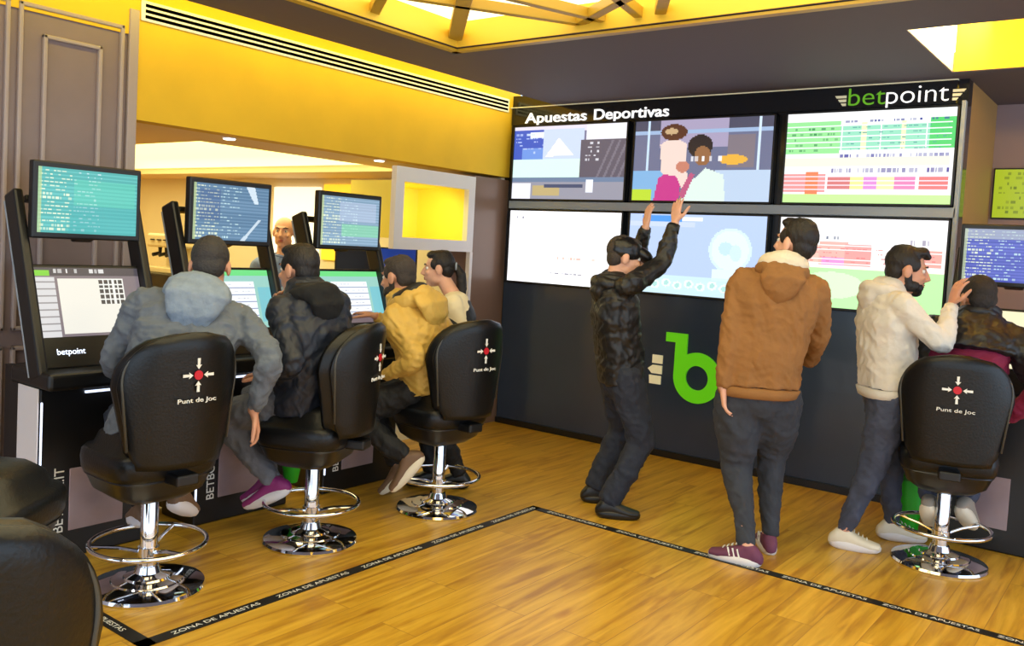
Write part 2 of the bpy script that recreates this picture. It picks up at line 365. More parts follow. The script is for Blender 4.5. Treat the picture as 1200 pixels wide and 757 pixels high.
for k in range(3): MB().box(.0155, .018, -1.63, 1.68, -.036+k*.031, -.018+k*.031).build('slot', mat('dark_slot', (4, 4, 5), 1, spec=0), v)
tag(v, 'long white slotted air vent high on the yellow-lit left wall', 'air vent')
for x, y, lab in ((-4.90, 3.38, 'small round ceiling spotlight under the yellow-lit beam, further from the white niche frame'), (-4.86, 4.66, 'small round ceiling spotlight under the yellow-lit beam, close to the white niche frame')):
    d = empty('downlight', (x, y, 2.14))
    MB().lathe([(.045, -.006), (.045, .004), (.035, .004), (.035, -.006)], 24).build('ring', M_white, d, True)
    MB().lathe([(.036, -.012), (.036, -.0065)], 24).build('lamp', mat('lamp_glow', (255, 245, 220), .5, emit=6), d)
    tag(d, lab, 'spotlight', 'spotlights under the ochre beam')

# ------------------------------------------------------------------ floor tape with lettering
M_tw = mat('tape_white_print', (225, 225, 215), .6)
tp = empty('floor_tape', (-2.96, 4.23, 0))
b = MB().box(-.03, .03, -2.50, .03, .0005, .003).box(-.03, 3.4, -.03, .03, .0005, .003).box(-.75, .03, -2.50, -2.44, .0005, .003)
b.build('strip', M_tape, tp)
for k in range(5):
    text_mesh('ZONA DE APUESTAS', .40, .024, (.012, -2.36+k*.49, .0032), (0, 1, 0), (-1, 0, 0), .0005, mat_=M_tw, parent=tp)
for k in range(7):
    text_mesh('ZONA DE APUESTAS', .40, .024, (.10+k*.47, -.012, .0032), (1, 0, 0), (0, 1, 0), .0005, mat_=M_tw, parent=tp)
text_mesh('ZONA DE APUESTAS', .40, .024, (-.55, -2.482, .0032), (1, 0, 0), (0, 1, 0), .0005, mat_=M_tw, parent=tp)
tag(tp, 'black floor tape with white printed words, bent round a corner on the wooden floor', 'floor tape')

# ------------------------------------------------------------------ display wall
def pic_tv(k):
    if k == 0:
        p = Pic(112, 64, (120, 120, 150)); p.rect(0, 0, 1, .08, (225, 220, 235)); p.rect(.0, .05, .35, .5, (60, 90, 190)); p.rect(.15, .08, .35, .16, (240, 245, 255)); p.rect(.08, .3, .28, .45, (110, 150, 225))
        p.rect(.28, .05, .64, .45, (200, 215, 245)); p.poly([(.42, .16), (.3, .42), (.55, .4)], (250, 248, 240)); p.rect(0, .45, .64, .7, (215, 245, 235)); p.rect(.62, .2, 1, .74, (95, 90, 105)); p.rect(.66, 0, 1, .2, (235, 235, 245))
        for i in range(5): p.dashes(.66, .24+.055*i, .78, (230, 230, 240), i, .02)
        for i in range(6): p.poly([(.75+.06*i, .74), (.77+.06*i, .74), (.9+.06*i, .22), (.88+.06*i, .22)], (140, 135, 150), .5)
        for i in range(6): p.dashes(.02, .1+.05*i, .3, (190, 210, 250), i+30, .02, .5)
        p.rect(0, .7, 1, .76, (110, 130, 160)); p.rect(0, .76, 1, 1, (150, 150, 165)); p.rect(0, .78, .18, 1, (235, 235, 245)); p.rect(.2, .82, .45, .95, (190, 170, 120)); p.rect(.68, .74, .74, .9, (235, 240, 250)); p.rect(.3, .8, .65, .84, (70, 80, 110))
    elif k == 1:
        p = Pic(112, 64, (110, 115, 145)); p.rect(0, 0, 1, .14, (80, 80, 100)); p.rect(.2, 0, .7, .35, (170, 160, 190)); p.rect(0, .12, 1, .17, (160, 185, 220)); p.rect(.1, 0, .12, .7, (200, 225, 250)); p.rect(.9, 0, .92, .7, (210, 230, 250)); p.rect(.7, .2, .88, .6, (130, 120, 130)); p.ell(.74, .5, .1, .06, (235, 180, 70))
        p.rect(.0, .62, .3, 1, (130, 180, 225)); p.rect(.62, .62, 1, 1, (190, 210, 235)); p.rect(0, .86, .15, 1, (190, 220, 60))
        p.poly([(.17, 1), (.2, .72), (.28, .62), (.38, .66), (.36, 1)], (200, 60, 140)); p.poly([(.22, .66), (.2, .3), (.3, .2), (.4, .3), (.4, .6), (.5, 1), (.42, 1), (.34, .7)], (240, 215, 205)); p.ell(.3, .15, .1, .1, (90, 55, 40)); p.ell(.28, .14, .05, .04, (200, 170, 130))
        p.poly([(.38, 1), (.42, .8), (.55, .6), (.68, .68), (.7, 1)], (222, 240, 232)); p.ell(.5, .33, .09, .14, (45, 38, 40)); p.ell(.52, .45, .06, .12, (150, 105, 70)); p.poly([(.36, .92), (.44, .65), (.47, .68), (.4, .98)], (190, 90, 130)); p.ell(.38, .58, .05, .07, (200, 130, 110))
        p.dashes(.44, .46, .66, (250, 250, 255), 3, .06, .8)
    elif k == 2:
        p = Pic(150, 84, (248, 250, 250)); rs = random.Random(4)
        p.rect(0, .10, .34, .45, (150, 225, 150)); p.rect(.34, .14, .98, .42, (150, 220, 190)); p.rect(.86, .1, 1, .42, (80, 205, 110))
        for x in (.47, .7): p.rect(x, .12, x+.03, .42, (235, 240, 190))
        for x in (.345, .58, .84): p.rect(x, .1, x+.006, .45, (250, 250, 250))
        for i in range(5):
            p.rect(.0, .14+.06*i, .98, .155+.06*i, (240, 250, 245)); p.dashes(.02, .17+.06*i, .33, (60, 140, 90), i, .015, .35); p.dashes(.36, .17+.06*i, .97, (80, 150, 150), i+9, .012, .3)
        for i in range(5): p.dashes(.37+.125*i, .09, .47+.125*i, (60, 70, 150), i, .035, .8); p.dashes(.35+.13*i, .47, .46+.13*i, (80, 80, 160), i+5, .035, .8); p.dashes(.3+.14*i, .62, .42+.14*i, (80, 70, 150), i+7, .05, .8)
        p.rect(0, .5, .98, .60, (246, 240, 215)); p.rect(0, .68, .27, .88, (235, 150, 150)); p.rect(.14, .66, .22, .92, (245, 130, 90))
        for x0, x1, c in ((.28, .42, (210, 120, 120)), (.42, .5, (245, 240, 150)), (.5, .58, (220, 140, 210)), (.58, .68, (250, 245, 170)), (.68, .8, (225, 130, 180)), (.82, .98, (225, 120, 120))): p.rect(x0, .7, x1, .86, c)
        for i in range(4): p.rect(0, .7+.05*i, 1, .71+.05*i, (250, 240, 250), .8)
        p.rect(0, .9, 1, 1, (195, 245, 150))
    elif k == 3:
        p = Pic(112, 64, (250, 250, 254)); 
        for i in range(12): p.dashes(.03, .08+.075*i, .9, (225, 225, 235), i, .014, .6)
        p.dashes(.02, .08, .14, (90, 90, 110), 2, .03); p.dashes(.02, .42, .1, (120, 120, 140), 3, .02); p.rect(.4, .58, .85, .7, (255, 215, 205), .6); p.dashes(.42, .62, .8, (240, 160, 150), 8, .03, .6); p.dashes(.4, .84, .7, (90, 90, 110), 4, .025, .9)
    elif k == 4:
        p = Pic(112, 64, (178, 198, 238)); p.rect(.1, .02, .4, .1, (80, 150, 235)); p.rect(.4, .03, .55, .08, (235, 240, 250)); p.ell(.76, .42, .15, .27, (205, 228, 245)); p.ell(.76, .42, .13, .24, (222, 238, 248), .7); p.ell(.73, .4, .05, .08, (190, 220, 240)); p.ell(.8, .45, .04, .1, (200, 225, 245))
        p.rect(.64, .66, .9, .8, (215, 235, 245)); p.rect(0, .76, 1, 1, (200, 230, 235), .8); p.rect(0, .1, .5, .16, (205, 215, 245), .6)
        for i in range(10): p.ell(.14+.085*i, .86+.03*(i % 2), .035, .055, (225, 242, 240)); p.ell(.14+.085*i, .86+.03*(i % 2), .018, .03, (170, 215, 210))
    else:
        p = Pic(150, 84, (252, 250, 252)); p.rect(0, .56, 1, 1, (178, 240, 160)); p.rect(0, .3, 1, .56, (250, 225, 215), .7); p.rect(.0, .3, .26, .5, (240, 185, 170)); p.rect(.26, .26, .44, .52, (240, 170, 160)); p.rect(.42, .28, .58, .52, (235, 150, 145)); p.rect(.28, .44, .42, .52, (215, 140, 200)); p.rect(.82, .32, .98, .5, (240, 160, 150))
        p.dashes(.27, .2, .4, (90, 100, 120), 2, .04); p.dashes(.8, .22, .94, (110, 100, 130), 4, .05); p.ell(.35, .75, .2, .15, (205, 248, 190))
        for i in range(5): p.rect(0, .3+.05*i, 1, .31+.05*i, (252, 240, 240), .8)
        for i in range(4): p.dashes(.05, .33+.05*i, .95, (210, 110, 110), i, .012, .4)
    return p
TVX = [(-4.645, -3.515), (-3.465, -2.335), (-2.265, -1.17)]
labs = ['wall television at upper left showing a blue and grey betting studio', 'wall television in the middle of the upper row showing two people embracing', 'wall television at upper right showing green and red odds tables',
        'bright white wall television at lower left of the display wall', 'pale blue wall television in the middle of the lower row', 'wall television at lower right with white page and light green band']
for k in range(6):
    x0, x1 = TVX[k % 3]; z0, z1 = ((1.942, 2.575) if k < 3 else (1.240, 1.868)); cx, cz = (x0+x1)/2, (z0+z1)/2
    t = empty('television', (cx, YB-.05, z0)); W_, H_ = x1-x0, z1-z0
    fr = MB(); bz = .014
    fr.bbox(-W_/2, W_/2, -.012, .044, 0, bz, .003).bbox(-W_/2, W_/2, -.012, .044, H_-bz, H_, .003).bbox(-W_/2, -W_/2+bz, -.012, .044, 0, H_, .003).bbox(W_/2-bz, W_/2, -.012, .044, 0, H_, .003).box(-W_/2+.005, W_/2-.005, .0, .044, .005, H_-.005)
    fr.build('bezel', M_black, t)
    screen(pic_tv(k), W_-2*bz, H_-2*bz, (1.15, 1.1, 1.2, 1.5, 1.25, 1.35)[k], Matrix.Translation((0, -.004, H_/2)), t)
    tag(t, labs[k], 'television', 'televisions of the display wall')
# signs
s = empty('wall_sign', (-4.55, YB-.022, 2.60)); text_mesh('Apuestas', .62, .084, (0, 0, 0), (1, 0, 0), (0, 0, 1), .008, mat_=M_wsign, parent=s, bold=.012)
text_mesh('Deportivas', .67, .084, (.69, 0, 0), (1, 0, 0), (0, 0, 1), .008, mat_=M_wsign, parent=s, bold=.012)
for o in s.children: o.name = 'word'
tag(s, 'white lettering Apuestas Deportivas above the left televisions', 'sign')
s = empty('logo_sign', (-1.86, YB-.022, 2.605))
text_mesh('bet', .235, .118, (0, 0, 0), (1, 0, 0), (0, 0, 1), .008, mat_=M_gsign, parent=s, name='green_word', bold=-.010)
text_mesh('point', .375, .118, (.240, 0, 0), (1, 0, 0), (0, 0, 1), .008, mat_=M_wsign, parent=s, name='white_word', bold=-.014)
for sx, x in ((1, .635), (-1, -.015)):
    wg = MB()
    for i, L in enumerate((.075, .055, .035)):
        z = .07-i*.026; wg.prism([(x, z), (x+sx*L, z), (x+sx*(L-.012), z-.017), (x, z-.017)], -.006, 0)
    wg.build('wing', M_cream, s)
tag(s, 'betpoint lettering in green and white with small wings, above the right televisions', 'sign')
# big b emblem
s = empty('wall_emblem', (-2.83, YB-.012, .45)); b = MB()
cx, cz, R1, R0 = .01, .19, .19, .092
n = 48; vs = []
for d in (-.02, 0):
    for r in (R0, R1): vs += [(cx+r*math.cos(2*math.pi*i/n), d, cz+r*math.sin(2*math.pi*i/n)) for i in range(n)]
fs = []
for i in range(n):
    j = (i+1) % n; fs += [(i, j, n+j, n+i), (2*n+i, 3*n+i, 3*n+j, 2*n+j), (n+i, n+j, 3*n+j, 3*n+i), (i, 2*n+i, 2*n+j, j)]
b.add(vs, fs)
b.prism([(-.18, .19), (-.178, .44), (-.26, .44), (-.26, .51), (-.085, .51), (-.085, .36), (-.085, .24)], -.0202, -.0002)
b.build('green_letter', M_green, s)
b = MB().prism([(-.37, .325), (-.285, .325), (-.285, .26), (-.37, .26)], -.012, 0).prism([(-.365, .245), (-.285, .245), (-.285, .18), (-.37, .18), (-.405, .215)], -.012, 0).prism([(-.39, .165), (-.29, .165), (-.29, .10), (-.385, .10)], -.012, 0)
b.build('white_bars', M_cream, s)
tag(s, 'large green letter b emblem with three white bars on the dark lower panel', 'emblem')
# poster in the alcove
s = empty('notice_board', (-1.00, 7.08, 1.93))
MB().bbox(-.125, .30, 0, .02, .0, .36, .004).build('frame', M_black, s)
p = Pic(40, 34, (185, 205, 30)); 
for i in range(9): p.dashes(.08, .06+.1*i, .92, (120, 140, 20), i, .05, .6)
p.rect(.55, .02, .95, .1, (240, 250, 200))
screen(p, .405, .34, .8, Matrix.Translation((.0875, -.002, .18)), s, 'notice')
tag(s, 'yellow green notice with printed lines on the wall right of the televisions', 'notice')

# ------------------------------------------------------------------ terminals
def term_monitor_pic(k):
    base = [(70, 165, 160), (85, 120, 150), (120, 150, 175), (70, 80, 170)][k]
    p = Pic(90, 52, base); rs = random.Random(k+11)
    for j in range(16):
        y = .03+j*.06; p.rect(0, y, 1, y+.03, tuple(min(255, c+28) for c in base), .7)
        p.dashes(.02, y, .32, (225, 235, 205), j*3+k, .025, .7); p.dashes(.34, y, .62, (190, 220, 225), j*5+k, .022, .5)
    p.rect(0, 0, .03, 1, (190, 205, 120), .6)
    if k == 0: p.rect(.35, .15, .98, .55, (90, 200, 170), .45); p.rect(.3, .55, 1, 1, (60, 165, 165), .5)
    if k == 1: p.poly([(.68, 0), (.8, 0), (.86, .3), (.8, .3)], (220, 235, 245), .8); p.poly([(.62, 1), (.86, .6), (.9, .6), (.68, 1)], (220, 235, 245), .7); p.rect(.08, .1, .35, .65, (50, 70, 130), .4)
    if k == 2: p.rect(.35, .55, 1, .8, (130, 215, 160), .6); p.rect(.3, .1, .95, .5, (190, 200, 225), .4)
    if k == 3: p.rect(0, 0, 1, .2, (190, 200, 190), .5)
    return p
def term_touch_pic(k):
    if k == 0:
        p = Pic(80, 50, (120, 110, 118)); p.rect(0, .0, 1, .12, (70, 66, 76)); p.rect(0, .04, .16, .12, (120, 200, 60)); p.dashes(.2, .03, .7, (225, 225, 225), 3, .05)
        p.rect(0, .14, .2, 1, (205, 205, 208)); [p.rect(0, .2+.1*i, .2, .215+.1*i, (140, 138, 142)) for i in range(8)]
        p.rect(.23, .16, .82, .97, (226, 224, 214)); p.rect(.6, .16, .84, .55, (230, 230, 225))
        for i in range(5):
            for j in range(5): p.rect(.6+.048*i, .18+.075*j, .635+.048*i, .235+.075*j, (60, 60, 66))
        p.rect(.86, .5, 1, 1, (180, 195, 205))
    else:
        p = Pic(80, 50, (150, 200, 190)); p.rect(0, 0, 1, .1, (110, 215, 130)); p.rect(.22, .2, .8, .9, (240, 246, 248)); 
        for i in range(5): p.rect(.22, .3+.12*i, .8, .32+.12*i, (150, 160, 190)); p.dashes(.24, .24+.12*i, .76, (190, 190, 200), i, .03)
        p.rect(.84, .3, 1, .9, (120, 190, 200)); p.rect(0, .85, .9, 1, (110, 95, 100)) if k == 2 else None
        if k == 3: p.rect(0, 0, 1, 1, (246, 232, 190))
    return p
SL = math.atan2(.30, .82)                                     # lean of the side rails
def terminal(k, loc, rz, lab):
    """local: lateral x, front faces -y"""
    t = empty('betting_terminal', loc, rz)
    MB().bbox(-.30, .30, .0, .30, .0, .80, .008).box(-.27, .27, .12, .42, .02, .86).build('base_cabinet', M_black, t)
    MB().bbox(-.307, -.3005, .006, .20, .30, .80, .002).build('side_panel', M_white, t)
    MB().bbox(.3005, .307, .006, .20, .30, .80, .002).build('side_panel', M_white, t)
    MB().bbox(-.16, .10, -.006, .001, .13, .42, .003).build('front_panel', M_mauvepanel, t)
    text_mesh('BETBOX.IT', .30, .045, (-.185, -.0015, .13), (0, 0, 1), (-1, 0, 0), .002, mat_=M_wpaint, parent=t, name='brand_lettering')
    MB().bbox(-.297, -.290, -.010, .0, .12, .74, .002).build('led_strip', M_led, t)
    MB().bbox(-.31, .31, -.10, .28, .80, .88, .02, 3).build('ledge', M_black, t)
    MB().box(-.10, .04, -.012, -.002, .765, .775).build('slot_light', M_led, t)
    for sx in (-1, 1):
        Mx = Matrix.Translation((sx*.283-.008, .03, .86)) @ Matrix.Rotation(-SL, 4, 'X')
        r = MB().bbox(-.022, .022, -.05, .06, -.02, .87, .012, 2, M=Mx).build('side_rail', M_black, t)
        MB().bbox(sx*.0225-.0015, sx*.0225+.0015, .050, .0605, .0, .84, .001, M=Mx).build('edge_trim', M_grey, r)
    Mx = Matrix.Translation((0, .03, .86)) @ Matrix.Rotation(-SL, 4, 'X')
    MB().bbox(-.28, .265, .0, .05, .02, .52, .008, M=Mx).build('touchscreen_housing', M_black, t)
    screen(term_touch_pic(k), .52, .335, 1.15, Mx @ Matrix.Translation((-.01, -.002, .335)), t, 'touchscreen')
    lt = text_mesh('betpoint', .13, .028, tuple(Mx @ Vector((-.20, -.001, .085))), (1, 0, 0), tuple((Mx.to_3x3() @ Vector((0, 0, 1)))), .002, mat_=M_led, parent=t, name='lit_lettering')
    MB().bbox(-.24, .24, .0, .04, .83, .86, .006, M=Mx).bbox(-.05, .05, -.03, .03, .64, .86, .01, M=Mx).build('crossbar', M_black, t)
    m = MB(); W_, H_, y = .52, .355, .165
    m.bbox(-W_/2-.02, W_/2-.02, y, y+.045, 1.468, 1.468+H_, .008).box(-.2, .2, y+.044, y+.07, 1.5, 1.78)
    mo = m.build('monitor', M_black, t)
    screen(term_monitor_pic(k), W_-.045, H_-.055, 1.15, Matrix.Translation((-.02, y-.0015, 1.468+H_/2)), mo, 'display')
    tag(t, lab, 'betting terminal', 'betting terminals')
    return t
terminal(0, (-3.99, 2.13, 0), math.pi/2, 'black betting terminal nearest the panelled pillar, teal odds list on its monitor')
terminal(1, (-3.99, 2.92, 0), math.pi/2, 'black betting terminal in the middle of the left row, behind the black-jacketed man')
terminal(2, (-3.99, 3.785, 0), math.pi/2, 'black betting terminal at far end of the left row beside the tan-jacketed man')
terminal(3, (-.765, 5.50, 0), 0, 'black betting terminal by the display wall with blue odds on its monitor')

# ------------------------------------------------------------------ bar furniture behind the terminals
s = empty('cash_booth', (XL, 5.13, 0))
b = MB()
b.box(-.20, .0, -.45, .47, 0, 1.02)
b.build('counter_front', mat('booth_cream', (240, 225, 180), .5), s)
MB().bbox(-.30, .03, -.46, .475, 1.02, 1.06, .006).build('counter_top', M_white, s)
b = MB().box(-.03, .02, -.45, -.36, 1.48, 2.10).box(-.03, .02, .39, .47, 1.48, 2.10).box(-.03, .02, -.36, .39, 1.99, 2.10).box(-.03, .02, -.36, .39, 1.48, 1.57)
b.build('niche_frame', M_white, s)
b = MB().box(-.55, -.03, -.37, -.36, 1.56, 2.0).box(-.55, -.03, .39, .40, 1.56, 2.0).box(-.55, -.03, -.36, .39, 1.99, 2.0).box(-.55, -.03, -.36, .39, 1.56, 1.57).box(-.56, -.55, -.37, .40, 1.56, 2.0)
b.build('niche_lining', mat('niche_yellow', (250, 232, 96), .6), s)
MB().box(-.02, .02, .44, .475, 1.06, 1.48).build('post', M_white, s)
MB().box(-.62, -.60, -.45, .47, 1.06, 1.48).build('dark_back', M_black, s)
MB().bbox(-.59, -.57, .0, .42, 1.08, 1.47, .004).build('blue_panel', mat('blue_panel', (40, 80, 190), .4, emit=.3), s)
tag(s, 'white cash booth with glowing yellow niche over its counter, left of the display wall', 'booth')
M_bcount = mat('dark_counter', (24, 20, 20), .3)
b = MB().bbox(-8.6, -5.4, 4.9, 5.4, 0, 1.08, .01); tag(b.build('bar_counter', M_bcount, loc=(0, 0, 0)), 'dark bar counter in the back room behind the terminals', 'counter')
def bxy(px, y): r = ray(px, 250); k = y/r[1]; return r[0]*k
xa = bxy(172, 5.15); xb = bxy(201, 5.15)
s = empty('coffee_machine', ((xa+xb)/2, 5.15, 1.08)); hw = (xb-xa)/2
s.location.x = max(s.location.x, -8.3)
MB().bbox(-hw, hw, -.2, .2, .0, .06, .01).bbox(-hw, hw, .02, .2, .04, .30, .01).bbox(-hw, hw, -.2, .2, .26, .40, .02).build('body', mat('cream_metal', (225, 210, 170), .3, metal=.3), s)
for dx in (-.5, .0, .5):
    MB().tube([(dx*hw, -.12, .26), (dx*hw, -.12, .2), (dx*hw, -.2, .18)], .02).build('brew_head', M_black, s)
    MB().lathe([(.03, 0), (.03, .012)], 16, (dx*hw, -.2, .33)).build('knob', M_black, s)
tag(s, 'cream coffee machine on the bar counter seen between first and second monitors', 'coffee machine')
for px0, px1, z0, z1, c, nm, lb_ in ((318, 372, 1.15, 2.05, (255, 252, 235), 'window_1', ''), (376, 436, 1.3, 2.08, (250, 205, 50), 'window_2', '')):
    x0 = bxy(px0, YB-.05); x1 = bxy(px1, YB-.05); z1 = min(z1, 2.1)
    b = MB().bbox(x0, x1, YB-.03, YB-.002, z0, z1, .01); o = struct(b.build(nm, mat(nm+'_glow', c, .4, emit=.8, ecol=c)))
x0 = bxy(440, YB-.04)
s = empty('wall_decoration', (x0, YB-.002, 1.55)); 
MB().ell((.03, -.02, .32), (.06, .02, .06)).build('dark_emblem', M_black, s, 'all'); MB().bbox(-.06, .12, -.015, 0, .12, .18, .005).build('dark_plaque', mat('brown_mark', (110, 70, 40), .5), s); MB().ell((.06, -.01, .45), (.04, .012, .09)).build('orange_emblem', mat('orange_mark', (235, 150, 60), .5), s, 'all')
tag(s, 'small dark and orange wall marks on cream wall beside the white niche', 'wall decoration')

# ------------------------------------------------------------------ stools
def make_stool():
    t = empty('swivel_stool')
    base = MB().lathe([(.0, 0), (.235, 0), (.238, .010), (.232, .022), (.20, .032), (.15, .040), (.145, .046), (.10, .052), (.095, .060), (.055, .072), (.045, .10), (.0, .10)][1:-1], 56).build('base', M_chrome, t, True)
    MB().lathe([(.036, .07), (.036, .40), (.033, .405), (.033, .41)], 32).build('column', M_chrome, t, True)
    MB().lathe([(.019, .40), (.019, .52)], 24).build('piston', M_chrome, t, True)
    ring = MB().tube([(.235*math.cos(a), .235*math.sin(a), .20) for a in [2*math.pi*i/48 for i in range(48)]], .011, 10, True)
    for a in (.6, .6+2.094, .6+4.189): ring.tube([(.034*math.cos(a), .034*math.sin(a), .16), (.12*math.cos(a), .12*math.sin(a), .185), (.232*math.cos(a), .232*math.sin(a), .20)], .008, 8)
    ring.lathe([(.044, .145), (.044, .18)], 32)
    ring.build('foot_ring', M_chrome, t, True)
    # seat faces +y local
    seat = MB()
    secs = []
    for z, k in ((.505, .88), (.515, .95), (.535, .985), (.575, 1.0), (.605, .985), (.622, .93), (.630, .82)):
        secs.append(((0, .02, z), np.array((.235*k, 0, 0)), np.array((0, .225*k, 0))))
    seat.loft(secs, 40, 4.2); so = seat.build('seat', M_vinyl, t, 'all')
    rim = MB(); rim.loft([((0, .02, .497), (.212, 0, 0), (0, .205, 0)), ((0, .02, .508), (.222, 0, 0), (0, .214, 0))], 40, 4.2); rim.build('seat_plate', mat('dark_metal', (60, 60, 64), .3, metal=.8), so, True)
    # curved tall backrest with rounded top
    def backshell(y_in, thick, grow, z0=.58, z1=1.135):
        b = MB(); nz, nx = 22, 22; vs = []; fs = []
        for side in (0, 1):
            for j in range(nz+1):
                v = j/nz; z = z0-grow+(z1-z0+2*grow)*v
                hw = (.198+.066*min(1, v*1.7))+grow
                if v > .58: hw *= math.sqrt(max(0.0, 1-((v-.58)/.42)**2.3))*.80+.20 if v < 1 else .20
                if v > .97: hw *= .86
                if v < .06: hw *= .94
                for i in range(nx+1):
                    u = -1+2*i/nx; x = hw*u; edge = (max(abs(u), 0))**6
                    y = -.262-.05*v+.085*(x/.24)**2
                    tk = thick*(1-.75*edge)*(1-.6*max(0, (v-.93)/.07))
                    vs.append((x, y+y_in-(0 if side else tk)+(tk*.25*edge if side == 0 else 0), z))
        N1 = (nz+1)*(nx+1)
        for j in range(nz):
            for i in range(nx):
                a = j*(nx+1)+i; fs.append((a, a+1, a+nx+2, a+nx+1)); fs.append((N1+a, N1+a+nx+1, N1+a+nx+2, N1+a+1))
        bd = [i for i in range(nx+1)]+[j*(nx+1)+nx for j in range(1, nz+1)]+[nz*(nx+1)+i for i in range(nx-1, -1, -1)]+[j*(nx+1) for j in range(nz-1, 0, -1)]
        for q in range(len(bd)): a, c = bd[q], bd[(q+1) % len(bd)]; fs.append((a, N1+a, N1+c, c))
        return b.add(vs, fs)
    bk = backshell(.0, .03, 0).build('backrest', M_vinyl, t, 'all')
    backshell(.082, .085, -.012).build('back_cushion', M_vinyl, bk, 'all')
    # piping along the edge
    pts = []
    for i in range(41):
        a = math.pi*i/40; x = -.252*math.cos(a); z = .93+.200*math.sin(a)**.85 if 0 < i < 40 else .93
        pts.append((x, -.262-.05*.9+.085*(x/.24)**2+.004, z))
    pts = [(-.222, -.206, .66)]+pts+[(.222, -.206, .66)]
    MB().tube(pts, .006, 6).build('piping', mat('grey_piping', (70, 70, 66), .35), bk, 'all')
    MB().bbox(-.05, .05, -.29, -.10, .50, .55, .01).build('back_bracket', M_black, t)
    # emblem printed on the backrest
    em = MB(); yb = -.262-.05*.72-.033
    for q in range(4):
        a = q*math.pi/2; c, s_ = math.cos(a), math.sin(a)
        P = [(.024, 0), (.042, .013), (.040, .005), (.068, .006), (.068, -.006), (.040, -.005), (.042, -.013)]
        em.prism([(c*x-s_*y, .965+s_*x+c*y) for x, y in P], yb-.001, yb-.004)
    x_r = .019
    e1 = em.build('arrow_emblem', M_wpaint, bk)
    MB().prism([(x_r*math.cos(2*math.pi*i/20), .965+x_r*math.sin(2*math.pi*i/20)) for i in range(20)], yb-.001, yb-.0045).build('red_dot', M_red, bk)
    text_mesh('Punt de Joc', .17, .018, (-.085, yb+.004, .855), (1, 0, 0), (0, 0, 1), .004, mat_=M_wpaint, parent=bk, name='back_lettering')
    return t
def yaw_of(f): return math.atan2(f[1], f[0])-math.pi/2
proto = make_stool()
ST = [((-3.435, 2.045), (-1, .02), 'black swivel stool with chrome base under the man in the grey hooded jacket'),
      ((-3.42, 2.92), (-.92, -.41), 'black swivel stool with chrome base under the man in the black padded jacket'),
      ((-3.34, 3.79), (-.99, .10), 'black swivel stool with chrome base under the man in the tan hooded jacket'),
      ((-.91, 5.05), (-.24, .97), 'black swivel stool with chrome base under the seated man by the display wall'),
      ((-3.18, 1.25), (.796, .605), 'empty black stool at left edge of the photo, only its seat end showing'),
      ((-1.60, .53), (-.948, .318), 'dark stool backrest in the near left corner, closest to the viewer')]
for i, (p, f, lab) in enumerate(ST):
    o = proto if i == 0 else copy_tree(proto)
    o.location = (p[0], p[1], 0); o.rotation_euler = (0, 0, yaw_of(f)); tag(o, lab, 'stool', 'swivel stools')

# green bins
def bin_(loc, h, r0, r1, lab, hang=False):
    s = empty('waste_bin', loc)
    MB().lathe([(r0, 0), (r1, h), (r1+.008, h), (r1+.008, h+.012), (r1-.006, h+.012), (r0-.006, .01)], 28).build('bin_body', M_bin, s, True)
    MB().lathe([(r1+.012, h-.02), (r1+.014, h+.014), (r1+.002, h+.016), (r1+.002, h-.02)], 28).build('rim', mat('dark_green_plastic', (25, 110, 25), .4), s, True)
    tag(s, lab, 'waste bin', 'green waste bins'); return s
bw_ = bin_((-3.895, 3.17, .16), .22, .035, .078, 'green tapered waste bin fixed to the terminal front beneath the black-jacketed man')
MB().box(-.096, -.05, -.05, .05, .15, .20).build('bracket', M_black, bw_)
bin_((-1.19, 5.52, 0), .34, .07, .10, 'green plastic waste bin behind the legs of the man in the white hoodie')

# ------------------------------------------------------------------ people
def nrm(v): v = np.array(v, float); return v/np.linalg.norm(v)
def remesh(mb, voxel, name, smooth_it=2):
    me = mb.mesh(name); o = bpy.data.objects.new('tmp', me); COL.objects.link(o)
    r = o.modifiers.new('r', 'REMESH'); r.mode = 'VOXEL'; r.voxel_size = voxel; r.use_smooth_shade = True
    bpy.context.view_layer.update()
    m2 = bpy.data.meshes.new_from_object(o.evaluated_get(bpy.context.evaluated_depsgraph_get()))
    bpy.data.objects.remove(o, do_unlink=True); bpy.data.meshes.remove(me)
    n = len(m2.vertices); V = np.zeros(n*3); m2.vertices.foreach_get('co', V); V = V.reshape(-1, 3)
    E = np.zeros(len(m2.edges)*2, np.int32); m2.edges.foreach_get('vertices', E); E = E.reshape(-1, 2)
    deg = np.bincount(E.ravel(), minlength=n).astype(float); deg[deg == 0] = 1
    def lap(V):
        S = np.zeros_like(V)
        for c in range(3): S[:, c] = np.bincount(E[:, 0], V[E[:, 1], c], n)+np.bincount(E[:, 1], V[E[:, 0], c], n)
        return S/deg[:, None]
    for _ in range(smooth_it): V = V+.6*(lap(V)-V)
    m2.vertices.foreach_set('co', V.ravel()); m2.update()
    return m2, V, lap
def normals(me):
    N = np.zeros(len(me.vertices)*3); me.vertices.foreach_get('normal', N); return N.reshape(-1, 3)
def wrinkle(V, seed, scale, aniso=(1, 1, 1)):
    rs = np.random.RandomState(seed); P = V*np.array(aniso)*scale
    P = P+.35*np.sin(P[:, [1, 2, 0]]*1.7+rs.rand(3)*6)+.25*np.sin(P[:, [2, 0, 1]]*2.9+rs.rand(3)*6)
    o = np.zeros(len(V))
    for k in range(7):
        d = rs.randn(3); d /= np.linalg.norm(d); f = 1.2*1.35**k; o += (1-2*np.abs(np.sin(P@d*f+rs.rand()*6)))*(.8**k)
    return o/4
